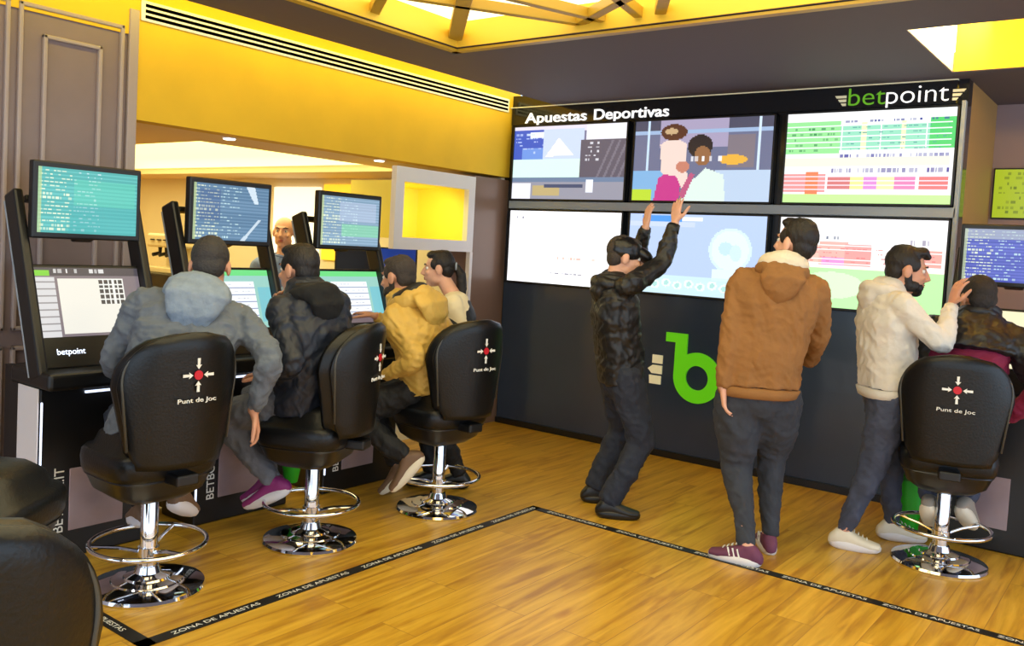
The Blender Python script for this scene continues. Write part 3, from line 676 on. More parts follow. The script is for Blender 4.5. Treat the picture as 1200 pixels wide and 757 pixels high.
def cloth(mb, voxel, name, m, parent, off, amp=.006, scale=9, seed=1, smooth_it=2, aniso=(1, 1, 1), post=1):
    if name in ('jacket', 'trousers', 'hoodie', 'sweater'): amp *= 1.45; post = 0
    me, V, lap = remesh(mb, voxel, name, smooth_it); N = normals(me)
    V = V+N*(amp*wrinkle(V, seed, scale, aniso)+amp*.45*wrinkle(V, seed+50, scale*2.3, aniso))[:, None]
    for _ in range(post): V = V+.35*(lap(V)-V)
    V = V-np.array(off); me.vertices.foreach_set('co', V.ravel()); me.update(); me.polygons.foreach_set('use_smooth', [True]*len(me.polygons))
    return link(name, me, m, parent)
def ik(a, t, l1, l2, pole):
    a, t, pole = map(lambda q: np.array(q, float), (a, t, pole)); d = t-a; L = np.linalg.norm(d)
    if L > (l1+l2)*.995: t = a+d/L*(l1+l2)*.995; d = t-a; L = np.linalg.norm(d)
    u = d/L; x = (l1*l1-l2*l2+L*L)/(2*L); h = math.sqrt(max(1e-6, l1*l1-x*x)); pp = pole-a; pp = pp-u*(pp@u); pp /= np.linalg.norm(pp)
    return a+u*x+pp*h, t
def limb(mb, pts, rad, flat=1.0, ref=(0, 0, 1), n=20, p=2.0):
    """pts joints, rad list of (t along whole chain, radius)"""
    P = [np.array(q, float) for q in pts]; L = [0]
    for i in range(1, len(P)): L.append(L[-1]+np.linalg.norm(P[i]-P[i-1]))
    tot = L[-1]; secs = []
    a = None; ts = np.linspace(0, 1, 26); xs = [r[0] for r in rad]; ys = [r[1] for r in rad]
    def pos(s):
        s = min(max(s, 0), tot)
        for i in range(1, len(P)):
            if s <= L[i]+1e-9: k = (s-L[i-1])/(L[i]-L[i-1]); return P[i-1]*(1-k)+P[i]*k
    for t in ts:
        s = t*tot; w_ = .035; c = (pos(s-w_)+2*pos(s)+pos(s+w_))/4 if 0 < t < 1 else pos(s); d = nrm(pos(s+.03)-pos(s-.03))
        if a is None: a = np.cross(d, ref); a = a if np.linalg.norm(a) > .2 else np.cross(d, (0, 1, 0.1))
        a = nrm(a-d*(a@d)); b_ = np.cross(d, a); r = np.interp(t, xs, ys)
        secs.append((c, a*r, b_*r*flat))
    mb.loft(secs, n, p)
def hand(mb, wr, d, pn, side, curl=.35, s=1.0, spread=.06):
    """wrist, direction of the hand, palm normal (towards the palm side), side +1 = thumb on +lat"""
    d = nrm(d); pn = nrm(np.array(pn)-d*(np.array(pn)@d)); lat = nrm(np.cross(d, pn))*side
    wr = np.array(wr, float)
    mb.loft([(wr-d*.02*s, lat*.027*s, pn*.020*s), (wr+d*.015*s, lat*.030*s, pn*.017*s), (wr+d*.05*s, lat*.040*s, pn*.015*s), (wr+d*.088*s, lat*.041*s, pn*.012*s)], 16, 2.6)
    for k, L in enumerate((.074, .082, .077, .060)):
        o = (.031-.0205*k)*s; st = wr+d*(.083-.004*abs(k-1))*s+lat*o; dd = nrm(d+lat*spread*(1.5-k)); pts = [st]; cu = 0
        for q, fr in enumerate((.45, .30, .25)):
            cu += curl*(.7 if q == 0 else 1.0); v_ = dd*math.cos(cu)+pn*math.sin(cu); pts.append(pts[-1]+v_*L*fr*s)
        mb.tube([pts[0]-dd*.02*s]+pts, [.0095*s, .0098*s, .0090*s, .0082*s, .0068*s], 10); mb.ell(pts[-1], (.0068*s,)*3, n=8, m=6)
    st = wr+d*.022*s+lat*.026*s; v1 = nrm(d*.65+lat*.75+pn*.25); v2 = nrm(d*.9+lat*.35+pn*.35)
    p1 = st+v1*.045*s; p2 = p1+v2*.034*s; p3 = p2+v2*.026*s
    mb.tube([st-v1*.01, st, p1, p2, p3], [.013*s, .0135*s, .0115*s, .0105*s, .008*s], 10); mb.ell(p3, (.008*s,)*3, n=8, m=6)

SKIN = mat('skin', (206, 150, 122), .5, var=.06, vscale=20, bump=.03, bscale=150)
SKIN2 = mat('skin_fair', (226, 172, 146), .5, var=.06, vscale=20, bump=.03, bscale=150)
M_lip = mat('lips', (176, 96, 88), .45)
M_eyew = mat('eye_white', (235, 232, 228), .25); M_iris = mat('dark_iris', (45, 30, 22), .2)
HAIRD = mat('dark_hair', (26, 19, 17), .55, bump=.5, bscale=120, stretch=(1, 1, .25)); HAIRG = mat('short_dark_greying_hair', (62, 54, 50), .7, bump=.6, bscale=200); 

def person(P):
    """P: h, hip, hipf, sh, shf, head, headf, headup, wr (L,R), elb (L,R), ank (L,R), knee (L,R), toe (L,R) in world metres"""
    h = P['h']; off = np.array([P['hip'][0], P['hip'][1], 0.0]) if 'base' not in P else np.array(P['base'], float)
    k = h/1.75; skin = P.get('skin', SKIN)
    hip = np.array(P['hip'], float); sh = np.array(P['sh'], float); hf = nrm(P['hipf']+(0,)); sf = nrm(P['shf']+(0,))
    hr = np.cross(hf, (0, 0, 1)); sr = np.cross(sf, (0, 0, 1)); spine = nrm(sh-hip)
    sr = nrm(sr-spine*(sr@spine)*.6)
    if 'tilt' in P: sr = nrm(sr+np.array([0, 0, P['tilt']]))
    head = np.array(P['head'], float); f = nrm(P['headf']); up = nrm(P.get('headup', (0, 0, 1))); r = nrm(np.cross(f, up)); up = np.cross(r, f)
    HR = np.stack([r, f, up], 1); hs = P.get('hs', 1.06)*(.94+.06*k)
    hw = .105*k; sw = P.get('sw', .185)*k
    L = {}
    for i, sg in enumerate((-1, 1)):
        sj = sh+sr*sg*sw; hj = hip+hr*sg*.092*k
        if 'shr' in P and P['shr'][i] is not None: sj = sj+np.array(P['shr'][i])
        el, wr = ik(sj, P['wr'][i], .30*k, .265*k, P['elb'][i]); kn, an = ik(hj, P['ank'][i], .435*k, .425*k, P['knee'][i])
        L[i] = dict(sh=sj, el=el, wr=wr, hip=hj, kn=kn, an=an)
    def sec(t):                                             # torso section between hips and shoulders
        c = hip*(1-t)+sh*t+P.get('bow', 0)*math.sin(math.pi*t)*(-(hf+sf)/2); lat = nrm(hr*(1-t)+sr*t); ax = spine; dp = nrm(np.cross(ax, lat)); return c, lat, dp
    def torso(mb, g=0.0, t0=-.12, t1=1.0, wmul=1.0, belly=0, c0=.6, c1=.6):
        A = [(-.22, .130, .095), (-.1, .148, .112), (.0, .150, .112), (.08, .148, .110), (.3, .138+belly*.5, .104+belly), (.55, .152, .112), (.78, .168, .116), (.93, .165, .10), (1.03, .130, .085), (1.12, .085, .070), (1.19, .062, .060)]
        S = []
        for t, a, b_ in A:
            if t < t0-1e-6 or t > t1+1e-6: continue
            c, lat, dp = sec(t); S.append((c, lat*(a*k*wmul+g), dp*(b_*k+g)))
        mb.loft(S, 28, 2.4, c0, c1)
    # --- body, one continuous mesh
    B = MB(); torso(B, -.014, -.22, 1.12)
    neck0 = sh+spine*.03*k; nb = head-HR@np.array((0, .028, .06))*hs
    B.tube([neck0-spine*.03, neck0, (neck0+nb)/2, nb, head-HR@np.array((0, .02, .02))*hs], [.070*k, .060*k, .056*k, .055*k, .05*k], 18)
    E = lambda c, rr: B.ell(head+HR@(np.array(c)*hs), tuple(np.array(rr)*hs), HR, 20, 14)
    E((0, -.012, .035), (.075, .094, .083)); E((0, .03, -.028), (.060, .064, .086)); E((0, .056, -.092), (.030, .030, .024))
    for sx in (-1, 1): E((sx*.036, .014, -.062), (.026, .042, .032)); E((sx*.078, -.008, -.002), (.010, .021, .033)); E((sx*.036, .070, -.020), (.020, .018, .018))
    E((0, .076, .034), (.048, .016, .012)); E((0, .086, -.060), (.026, .012, .012))
    nz = [head+HR@(np.array(q)*hs) for q in ((0, .086, .022), (0, .100, .0), (0, .112, -.024), (0, .095, -.034))]
    B.tube(nz, [.008*hs, .010*hs, .014*hs, .010*hs], 12); 
    for sx in (-1, 1): E((sx*.012, .096, -.031), (.009, .010, .008))
    for i in (0, 1):
        q = L[i]; sd = (-1, 1)[i]
        limb(B, [q['sh']-sr*sd*.03, q['sh'], q['el'], q['wr']], [(0, .055*k), (.1, .056*k), (.3, .046*k), (.52, .040*k), (.65, .042*k), (.95, .027*k), (1, .026*k)])
        limb(B, [q['hip']+np.array((0, 0, .02)), q['hip'], q['kn'], q['an']], [(0, .085*k), (.12, .085*k), (.35, .070*k), (.52, .055*k), (.66, .056*k), (.93, .036*k), (1, .036*k)])
        hd = P.get('hand', [{}, {}])[i]
        d = nrm(hd.get('d', nrm(q['wr']-q['el']))); pn = hd.get('pn', -sr*sd); hand(B, q['wr']+d*.005, d, pn, hd.get('thumb', 1)*(-sd if 0 else 1), hd.get('curl', .35), k*.98, hd.get('spread', .06))
        td = nrm(P['toe'][i]); an = q['an']; lt = nrm(np.cross(td, (0, 0, 1))); uu = np.cross(lt, td)
        B.loft([(an-td*.04-uu*.035*k, lt*.028, uu*.028), (an-uu*.035*k+td*.03, lt*.034, uu*.032), (an-uu*.05*k+td*.12, lt*.040, uu*.018)], 14)
    me, V, lap = remesh(B, P.get('vox', .0055), 'person', 1)
    for sx in (-1, 1):                                       # eye sockets pressed in
        c = head+HR@(np.array((sx*.031, .090, .012))*hs); w_ = np.exp(-((V-c)**2).sum(1)/(2*(.011)**2)); V = V-np.outer(w_, f)*.010
    c = head+HR@(np.array((0, .098, -.060))*hs); rel = (V-c)@HR; w_ = np.exp(-(rel[:, 2]/.003)**2)*(np.abs(rel[:, 0]) < .022)*(np.abs(rel[:, 1]) < .02); V = V-np.outer(w_, f)*.003
    V = V-off; me.vertices.foreach_set('co', V.ravel()); me.update(); me.polygons.foreach_set('use_smooth', [True]*len(me.polygons))
    body = link('person', me, skin, None, tuple(off)); tag(body, P['label'], 'person')
    # face parts
    HO = head-off
    for sx in (-1, 1):
        c = HO+HR@(np.array((sx*.031, .0725, .012))*hs); e = MB().ell(c, (.0105*hs,)*3, HR, 14, 10).build('eye', M_eyew, body, 'all')
        MB().ell(c+f*.0085*hs, (.0055*hs, .003*hs, .0055*hs), HR, 12, 8).build('iris', M_iris, e, 'all')
        if P.get('brow', 1): MB().tube([HO+HR@(np.array(q)*hs) for q in ((sx*.014, .094, .033), (sx*.032, .090, .039), (sx*.050, .076, .034))], [.003, .0045, .002], 8).build('eyebrow', P.get('hairm', HAIRD), body, 'all')
    MB().ell(HO+HR@(np.array((0, .0935, -.0545))*hs), (.022*hs, .007*hs, .0045*hs), HR).ell(HO+HR@(np.array((0, .0925, -.064))*hs), (.019*hs, .007*hs, .0055*hs), HR).build('lips', M_lip, body, 'all')
    def hp(mb, c, rr): mb.ell(head+HR@(np.array(c)*hs), tuple(np.array(rr)*hs), HR, 22, 14)
    hairstyle = P.get('hair', 'short')
    if hairstyle:
        hb = MB()
        if hairstyle != 'buzz': hp(hb, (0, -.022, .048), (.081, .093, .084)); hp(hb, (0, -.055, .0), (.070, .050, .066)); hp(hb, (0, .03, .100), (.062, .052, .030)); hp(hb, (0, -.02, .098), (.062, .075, .038))
        else: hp(hb, (0, -.021, .045), (.0815, .093, .084)); hp(hb, (0, -.052, .0), (.070, .050, .066)); hp(hb, (0, .028, .094), (.056, .048, .028))
        for sx in (-1, 1): hp(hb, (sx*.060, .022, .035), (.016, .030, .036))
        if hairstyle == 'quiff': hp(hb, (0, .058, .105), (.05, .035, .03)); hp(hb, (0, .085, .088), (.035, .02, .018))
        if hairstyle == 'pony':
            tie = head+HR@(np.array((0, -.12, .02))*hs)
            hb.tube([tie+HR@np.array((0, .05, .02)), tie, tie+HR@np.array((0, -.03, -.05)), tie+HR@np.array((0, -.035, -.14)), tie+HR@np.array((0, -.02, -.25)), tie+HR@np.array((0, -.005, -.34))], [.03, .022, .034, .036, .028, .008], 14)
        cloth(hb, .0055, 'hair', P.get('hairm', HAIRD), body, off, P.get('hamp', .0035), 45, P.get('seed', 1), 1, (1, 1, .5), 0)
        if hairstyle == 'pony': MB().tube([tuple(tie-off+HR@np.array((.024*math.cos(a), 0, .024*math.sin(a)))) for a in [2*math.pi*i/16 for i in range(16)]], .006, 8, True).build('hair_tie', M_grey, body, 'all')
    if P.get('beard'):
        bb = MB(); hp(bb, (0, .062, -.094), (.036, .032, .028)); 
        for sx in (-1, 1): hp(bb, (sx*.040, .026, -.066), (.028, .046, .034)); hp(bb, (sx*.060, .004, -.030), (.012, .020, .034)); hp(bb, (sx*.028, .066, -.074), (.022, .026, .026))
        hp(bb, (0, .090, -.046), (.028, .010, .005)); cloth(bb, .005, 'beard', P.get('hairm', HAIRD), body, off, .002, 60, 3, 1)
    # trousers
    tm = P['trm']; g = P.get('trg', .016); tb = MB(); torso(tb, min(g*.9, .022), -.22, P.get('waist', .0), c1=.15)
    lr = P.get('leg', [(0, .098), (.12, .102), (.35, .095), (.52, .080), (.72, .074), (.93, .064), (1, .060)])
    for i in (0, 1):
        q = L[i]; an = q['an']+nrm(q['kn']-q['an'])*.02; limb(tb, [q['hip']+np.array((0, 0, .02)), q['hip'], q['kn'], an], [(a, b_*k) for a, b_ in lr], n=22)
    cloth(tb, .009, 'trousers', tm, body, off, P.get('tamp', .010), P.get('tsc', 13), P.get('seed', 1)+5, 3)
    # shoes
    for i in (0, 1):
        q = L[i]; td = nrm(P['toe'][i]); lt = nrm(np.cross(td, (0, 0, 1))); uu = np.cross(lt, td); an = q['an']-off; z = uu*1.0; s_ = k
        sl = an-z*.078*s_
        S = MB(); S.loft([(sl-td*.065*s_+z*.035, lt*.030, z*.030), (sl-td*.04*s_+z*.048, lt*.038, z*.046), (sl+td*.02*s_+z*.050, lt*.041, z*.048), (sl+td*.08*s_+z*.036, lt*.046, z*.032), (sl+td*.14*s_+z*.026, lt*.048, z*.022), (sl+td*.185*s_+z*.022, lt*.036, z*.017)], 22, 2.5)
        S.loft([(an-z*.05, lt*.040, td*.046), (an+z*.005, lt*.038, td*.042)], 18, 2.2)
        me, V, lap = remesh(S, .006, 'shoe', 2); V_ = V; me.vertices.foreach_set('co', V_.ravel()); me.update(); so = link('shoe', me, P['shm'], body)
        O = MB(); O.loft([(sl+td*.062*s_+z*.004, lt*.046, td*.135*s_), (sl+td*.062*s_+z*.020, lt*.047, td*.137*s_)], 30, 2.7); O.build('sole', P.get('solem', M_white), so, True)
        if P.get('stripes'):
            for sg in (-1, 1):
                for j in range(3): c = sl+td*(.035+.024*j)*s_+z*.05+lt*sg*.043; MB().tube([c-z*.018-td*.006, c+z*.022+td*.008-lt*sg*.006], .0045, 6).build('stripe', M_wpaint, so)
        if P.get('laces'):
            for j in range(4): c = sl+td*(.055+.022*j)*s_+z*(.092-.011*j); MB().tube([c-lt*.02, c+z*.003, c+lt*.02], .003, 6).build('lace', M_wpaint, so)
    # top garment
    g = P.get('tpg', .022); jb = MB(); torso(jb, g, P.get('hem', -.1), 1.19 if 'hoodm' in P or 'collar' in P and P.get('colr', .024) > .02 else 1.12, P.get('wmul', 1.03), P.get('belly', .01), c0=.12)
    sl_ = P.get('sleeve', [(0, .074), (.12, .078), (.32, .066), (.52, .063), (.7, .060), (.93, .050), (1, .045)])
    for i in (0, 1):
        q = L[i]; sd = (-1, 1)[i]; wv = q['wr']-nrm(q['wr']-q['el'])*.02
        if P.get('halfsleeve'): limb(jb, [q['sh']-sr*sd*.05, q['sh'], q['el']*.75+q['sh']*.25], [(0, .08*k), (.5, .088*k), (1, .085*k)]); continue
        limb(jb, [q['sh']-sr*sd*.05, q['sh'], q['el'], wv], [(a, b_*k) for a, b_ in sl_])
    jk = cloth(jb, .008, P.get('topname', 'jacket'), P['tpm'], body, off, P.get('jamp', .008), P.get('jsc', 12), P.get('seed', 1), 3)
    # hem band and cuffs
    if P.get('cuffs'):
        for i in (0, 1):
            q = L[i]; d = nrm(q['wr']-q['el']); c = q['wr']-off; MB().tube([c-d*.055, c-d*.03, c-d*.005], [.040*k, .037*k, .035*k], 20).build('cuff', P['cuffs'], jk, 'all')
    if P.get('hemband'):
        c, lat, dp = sec(P.get('hem', -.1)); hb = MB(); hb.loft([(c-off-spine*.05, lat*(.140*k*P.get('wmul', 1.03)+g), dp*(.110*k+g)), (c-off-spine*.01, lat*(.152*k*P.get('wmul', 1.03)+g), dp*(.118*k+g))], 30, 2.4, .12, .12); hb.build('hem_band', P['hemband'], jk, 'all')
    nk = sh+spine*.062*k
    if P.get('collar'):
        cb = MB(); ring = [nk+nrm(sr)*.076*math.cos(a)+nrm(np.cross(spine, sr))*.070*math.sin(a)+spine*(.025-.012*math.sin(a)) for a in [2*math.pi*i/24 for i in range(24)]]
        cb.tube(ring, P.get('colr', .024), 10, True); cloth(cb, .008, 'collar', P['collar'], jk, off, .003, 20, 3, 2)
    if P.get('hoodm'):
        fb = nrm(np.cross(spine, sr)); fb = fb if fb@sf > 0 else -fb; hr_ = P.get('hoodr', 1.0); hb = MB()
        ring = []; rr = []
        for i in range(21):
            a = math.radians(-125+250*i/20); ring.append(nk+sr*.094*math.sin(a)-fb*(.085*math.cos(a)+.01)+spine*(.02-.030*abs(a)/2)); rr.append((.030+.026*math.cos(a/2)**2)*hr_)
        hb.tube(ring, rr, 14)
        hb.loft([(nk-fb*.10*hr_+spine*.03, sr*.09*hr_, fb*.04), (nk-fb*.125*hr_-spine*.03, sr*.105*hr_, fb*.048), (nk-fb*.128*hr_-spine*.09*hr_, sr*.080*hr_, fb*.036), (nk-fb*.115*hr_-spine*.14*hr_, sr*.045*hr_, fb*.022)], 22, 2.2)
        cloth(hb, .008, 'hood', P['hoodm'], jk, off, .007, 20, P.get('seed', 1)+9, 2)
        if P.get('hoodin'):
            hb = MB(); hb.tube([q+spine*.036+(nk-q)*.10-fb*.004 for q in ring], [q*P['hoodin_r'] for q in rr], 12); cloth(hb, .007, 'hood_lining', P['hoodin'], jk, off, .004, 25, 4, 2)
    P['L'] = L; P['obj'] = body; P['off'] = off; P['HR'] = HR; P['hsz'] = hs
    return body
def V3(p, z=None): p = np.array(p, float); p[2] = p[2] if z is None else z; return p

M_jblack = mat('black_nylon_jacket', (28, 28, 31), .42, bump=.2, bscale=25, spec=.5)
M_jpad = mat('dark_navy_padded_jacket', (26, 33, 48), .5, bump=.15, bscale=30)
M_brownj = mat('brown_cotton_jacket', (146, 100, 52), .8, bump=.2, bscale=90, var=.08, vscale=9)
M_creamh = mat('cream_hood_lining', (225, 214, 190), .9, bump=.25, bscale=80)
M_hoodie = mat('off_white_hoodie', (218, 212, 202), .9, bump=.2, bscale=90)
M_greyj = mat('blue_grey_jacket', (98, 106, 118), .75, bump=.25, bscale=60, var=.12, vscale=7)
M_greyf = mat('light_grey_hood', (128, 142, 160), .9, bump=.3, bscale=80, var=.12, vscale=25)
M_tan = mat('tan_jacket', (206, 168, 80), .6, bump=.2, bscale=40, var=.08, vscale=8)
M_denim = mat('dark_blue_denim', (36, 42, 58), .8, bump=.2, bscale=150, var=.2, vscale=12)
M_dgrey = mat('charcoal_joggers', (52, 56, 66), .85, bump=.2, bscale=60, var=.12, vscale=9)
M_bjean = mat('blue_grey_jeans', (62, 68, 88), .8, bump=.2, bscale=120, var=.2, vscale=9)
M_black2 = mat('black_trousers', (18, 18, 21), .7, bump=.2, bscale=60)
M_ljean = mat('worn_grey_jeans', (104, 106, 114), .8, bump=.2, bscale=90, var=.2, vscale=14)
M_purple = mat('plum_suede', (106, 54, 84), .7, var=.1); M_shoew = mat('off_white_leather', (226, 216, 196), .5, var=.05); M_shoeb = mat('black_leather', (20, 19, 19), .4)
M_shoebr = mat('brown_leather', (112, 84, 60), .6); M_shoepk = mat('magenta_mesh', (140, 40, 110), .6); M_burg = mat('burgundy_knit', (128, 22, 62), .8, bump=.2, bscale=80)
M_wshirt = mat('white_shirt', (240, 226, 190), .8, bump=.1, bscale=60); M_vest = mat('black_waistcoat', (20, 20, 24), .6)

# man in cap, arms raised
d = 5.15; f_ = (.66, .75); a1 = onfloor(712, 606); a2 = onfloor(694, 588)
capman = dict(h=1.66, hip=at(727, 437, 5.2), hipf=f_, sh=at(720, 343, 5.15), shf=f_, head=at(732, 303, 5.15), headf=(.72, .62, -.16),
    wr=(at(757, 266, 5.35), at(791, 262, 5.12)), elb=(at(775, 320, 5.8), at(800, 330, 5.2)), ank=((a2[0], a2[1], .085), (a1[0], a1[1], .085)), knee=(at(760, 520, 5.6), at(780, 530, 5.2)), toe=((.8, .6, 0), (.85, .5, 0)),
    hand=[dict(d=(.0, .15, 1), pn=(.5, .8, 0), curl=.22, thumb=1), dict(d=(-.02, .1, 1), pn=(.3, .9, 0), curl=.15, thumb=-1)], shr=((0, 0, .05), (.02, 0, .05)),
    tpm=M_jblack, trm=M_denim, shm=M_shoeb, solem=M_shoeb, collar=M_jblack, colr=.03, hem=-.10, leg=[(0, .108), (.12, .112), (.35, .102), (.52, .090), (.72, .084), (.93, .076), (1, .072)], cuffs=M_jblack, jamp=.011, hair='buzz', hairm=HAIRG, skin=SKIN2, tpg=.028, wmul=1.0, seed=3, hoodm=M_jblack, hoodr=.8,
    label='standing person in black jacket and black cap, both arms raised towards the televisions')
b0 = person(capman)
HRc, hd, hs = capman['HR'], np.array(capman['head'])-capman['off'], capman['hsz']
cb = MB(); cb.ell(hd+HRc@np.array((0, -.012, .058)), (.090, .106, .076), HRc, 24, 14)
cb.loft([(hd+HRc@np.array((0, -.012, .028)), HRc@np.array((.089, 0, 0)), HRc@np.array((0, .104, 0))), (hd+HRc@np.array((0, -.012, .06)), HRc@np.array((.090, 0, 0)), HRc@np.array((0, .105, 0)))], 28, 2)
cap = cloth(cb, .006, 'cap', mat('black_leather_cap', (22, 22, 24), .3), b0, (0, 0, 0), .002, 20, 4, 2)
bm_ = MB(); bm_.loft([(hd+HRc@np.array((0, .105, .040)), HRc@np.array((.070, 0, 0)), HRc@np.array((0, .062, -.02))), (hd+HRc@np.array((0, .105, .047)), HRc@np.array((.068, 0, 0)), HRc@np.array((0, .060, -.02)))], 26, 2.2); bm_.build('cap_peak', mat('black_leather_cap', (22, 22, 24), .3), cap, 'all')

# man in brown jacket
a1 = onfloor(875, 661); a2 = onfloor(900, 646)
brown = dict(h=1.78, hip=at(889, 452, 4.55), hipf=(-.42, .9), sh=at(913, 333, 4.52), shf=(-.42, .9), tilt=.0, head=at(932, 287, 4.5), headf=(-.93, .30, .12),
    wr=(at(846, 462, 4.5), at(948, 425, 4.85)), elb=(at(835, 400, 4.3), at(985, 430, 4.4)), ank=((a1[0], a1[1], .085), (a2[0], a2[1], .085)), knee=(at(850, 560, 4.9), at(900, 560, 5.0)), toe=((-.95, -.10, 0), (-.5, .8, 0)),
    hand=[dict(d=(.1, .1, -1), curl=.4, thumb=-1), dict(d=(-.8, .5, .1), pn=(0, 0, -1), curl=.5, thumb=1)],
    tpm=M_brownj, trm=M_dgrey, shm=M_purple, stripes=1, laces=1, hoodm=M_brownj, hoodin=M_creamh, hoodin_r=.98, hoodr=1.1, hemband=M_brownj, cuffs=M_brownj, tpg=.034, wmul=1.14, hem=.0, waist=.0, seed=8, jamp=.010,
    trg=.04, leg=[(0, .105), (.12, .130), (.3, .128), (.5, .092), (.7, .070), (.92, .054), (1, .050)], tamp=.010, skin=SKIN2,
    label='standing person seen from behind in brown hooded jacket and charcoal trousers with plum striped trainers')
person(brown)

# man in white hoodie
a1 = onfloor(987, 642); a2 = onfloor(1043, 632)
white = dict(h=1.72, hip=at(1040, 452, 4.75), hipf=(.80, .60), sh=at(1038, 354, 4.76), shf=(.78, .62), head=at(1062, 318, 4.75), headf=(.90, .42, -.12),
    wr=(at(1085, 420, 4.95), at(1115, 358, 4.62)), elb=(at(1060, 460, 5.1), at(1085, 450, 4.4)), ank=((a2[0], a2[1], .085), (a1[0], a1[1], .085)), knee=(at(1100, 530, 5.1), at(1090, 540, 4.9)), toe=((.92, .40, 0), (.93, .25, 0)),
    hand=[dict(d=(.9, .2, -.2), pn=(0, 0, -1), curl=.4, thumb=-1), dict(d=(.20, .0, 1), pn=(.75, .66, 0), curl=.28, thumb=-1, spread=.12)],
    tpm=M_hoodie, trm=M_bjean, shm=M_shoew, laces=1, hoodm=M_hoodie, hoodr=.82, hemband=M_hoodie, cuffs=M_hoodie, tpg=.032, wmul=1.08, hem=.0, waist=.0, seed=12, jamp=.009, hair='quiff', beard=1, skin=SKIN,
    topname='hoodie', label='bearded person in off-white hoodie and white shoes, reaching a hand to the seated head', trg=.03, leg=[(0, .100), (.12, .114), (.35, .105), (.52, .085), (.72, .070), (.93, .056), (1, .050)])
person(white)

def seated(**k): return k
# seated by display wall
blk = dict(h=1.75, hip=(-.90, 5.06, .71), hipf=(-.06, 1), sh=at(1142, 389, 4.72), shf=(-.10, 1), head=at(1146, 352, 4.74), headf=(-.55, .80, -.25),
    wr=(at(1085, 455, 5.0), at(1178, 492, 4.62)), elb=(at(1060, 480, 4.5), at(1215, 450, 4.5)), ank=(at(1090, 585, 4.72), at(1133, 588, 4.72)), knee=(at(1080, 500, 5.6), at(1150, 500, 5.6)), toe=((-.05, .8, -.55), (.12, .8, -.55)),
    hand=[dict(curl=.3, pn=(0, 0, -1)), dict(d=(-.1, .1, -1), curl=.5, thumb=-1)], shr=None,
    tpm=M_jblack, trm=M_bjean, shm=mat('grey_beige_canvas', (150, 140, 128), .8), solem=M_shoew, collar=M_jblack, colr=.034, tpg=.045, wmul=1.15, hem=.78, halfsleeve=1, seed=17, sw=.20, jamp=.012, hair='buzz', hairm=mat('dark_cropped_hair', (38, 32, 30), .7, bump=.6, bscale=200),
    label='seated person in black jacket with burgundy below, back turned, by the display wall', bow=.03)
blk.pop('shr'); b4 = person(blk)
jb = MB(); L4 = blk['L']; hp_, s4 = np.array(blk['hip']), np.array(blk['sh'])
jb.loft([(hp_+(s4-hp_)*t+np.array((0, -.02, 0)), np.array((a, 0, 0)), np.array((0, c, 0))) for t, a, c in ((-.1, .20, .15), (.1, .205, .15), (.35, .20, .145), (.6, .20, .14), (.8, .20, .13))], 28, 2.3)
for i in (0, 1): limb(jb, [L4[i]['sh']*.6+L4[i]['el']*.4, L4[i]['el'], L4[i]['wr']-nrm(L4[i]['wr']-L4[i]['el'])*.03], [(0, .07), (.4, .068), (1, .048)])
jb2 = cloth(jb, .008, 'sweater', M_burg, b4, blk['off'], .007, 13, 5, 2)

# left row: grey hooded jacket
grey = dict(h=1.78, hip=(-3.44, 2.08, .71), hipf=(-.88, .46), sh=at(226, 362, 3.92), shf=(-.87, .49), head=at(246, 314, 4.02), headf=(-.80, .62, -.30), headup=(-.1, .1, 1),
    wr=(at(140, 436, 4.12), at(297, 482, 3.92)), elb=(at(110, 440, 3.7), at(340, 450, 3.75)), ank=(at(166, 592, 3.98), at(212, 575, 4.02)), knee=(at(130, 480, 4.6), at(240, 480, 4.8)), toe=((-.85, .30, -.2), (-.55, .80, -.45)),
    hand=[dict(pn=(0, 0, -1), curl=.3, d=(-.5, .4, .1)), dict(d=(.0, .3, -1), curl=.4, thumb=-1)],
    tpm=M_greyj, trm=M_denim, shm=M_shoebr, hoodm=M_greyf, hoodr=1.35, tpg=.045, wmul=1.12, hem=-.1, seed=21, jamp=.013, hair='short', hairm=mat('dark_greying_hair', (48, 44, 44), .65, bump=.6, bscale=120), sw=.20,
    label='seated person in blue-grey hooded jacket, back turned, nearest the panelled pillar', bow=.06)
person(grey)
# black padded jacket
pad = dict(h=1.76, hip=(-3.46, 2.90, .71), hipf=(-.93, -.20), sh=at(364, 358, 4.36), shf=(-.93, .0), head=at(350, 318, 4.42), headf=(-.96, -.12, -.08),
    wr=(at(318, 440, 4.30), at(327, 368, 4.62)), elb=(at(350, 480, 4.05), at(325, 430, 4.9)), ank=(at(320, 564, 4.46), at(314, 558, 4.66)), knee=(at(250, 480, 4.5), at(250, 480, 4.8)), toe=((-.78, -.42, -.42), (-.8, -.3, -.42)),
    hand=[dict(d=(-.6, -.2, .0), pn=(0, 0, -1), curl=.4), dict(d=(.1, -.1, 1), pn=(.8, -.2, 0), curl=.6)],
    tpm=M_jpad, trm=M_ljean, shm=M_shoepk, hoodm=mat('black_hood_lining', (16, 17, 20), .9, bump=.2), hoodr=1.0, collar=M_jblack, colr=.034, tpg=.038, wmul=1.1, hem=-.14, seed=25, jamp=.010, hair='short',
    label='seated person in dark navy padded jacket, magenta trainers, middle of left row', bow=.04)
person(pad)
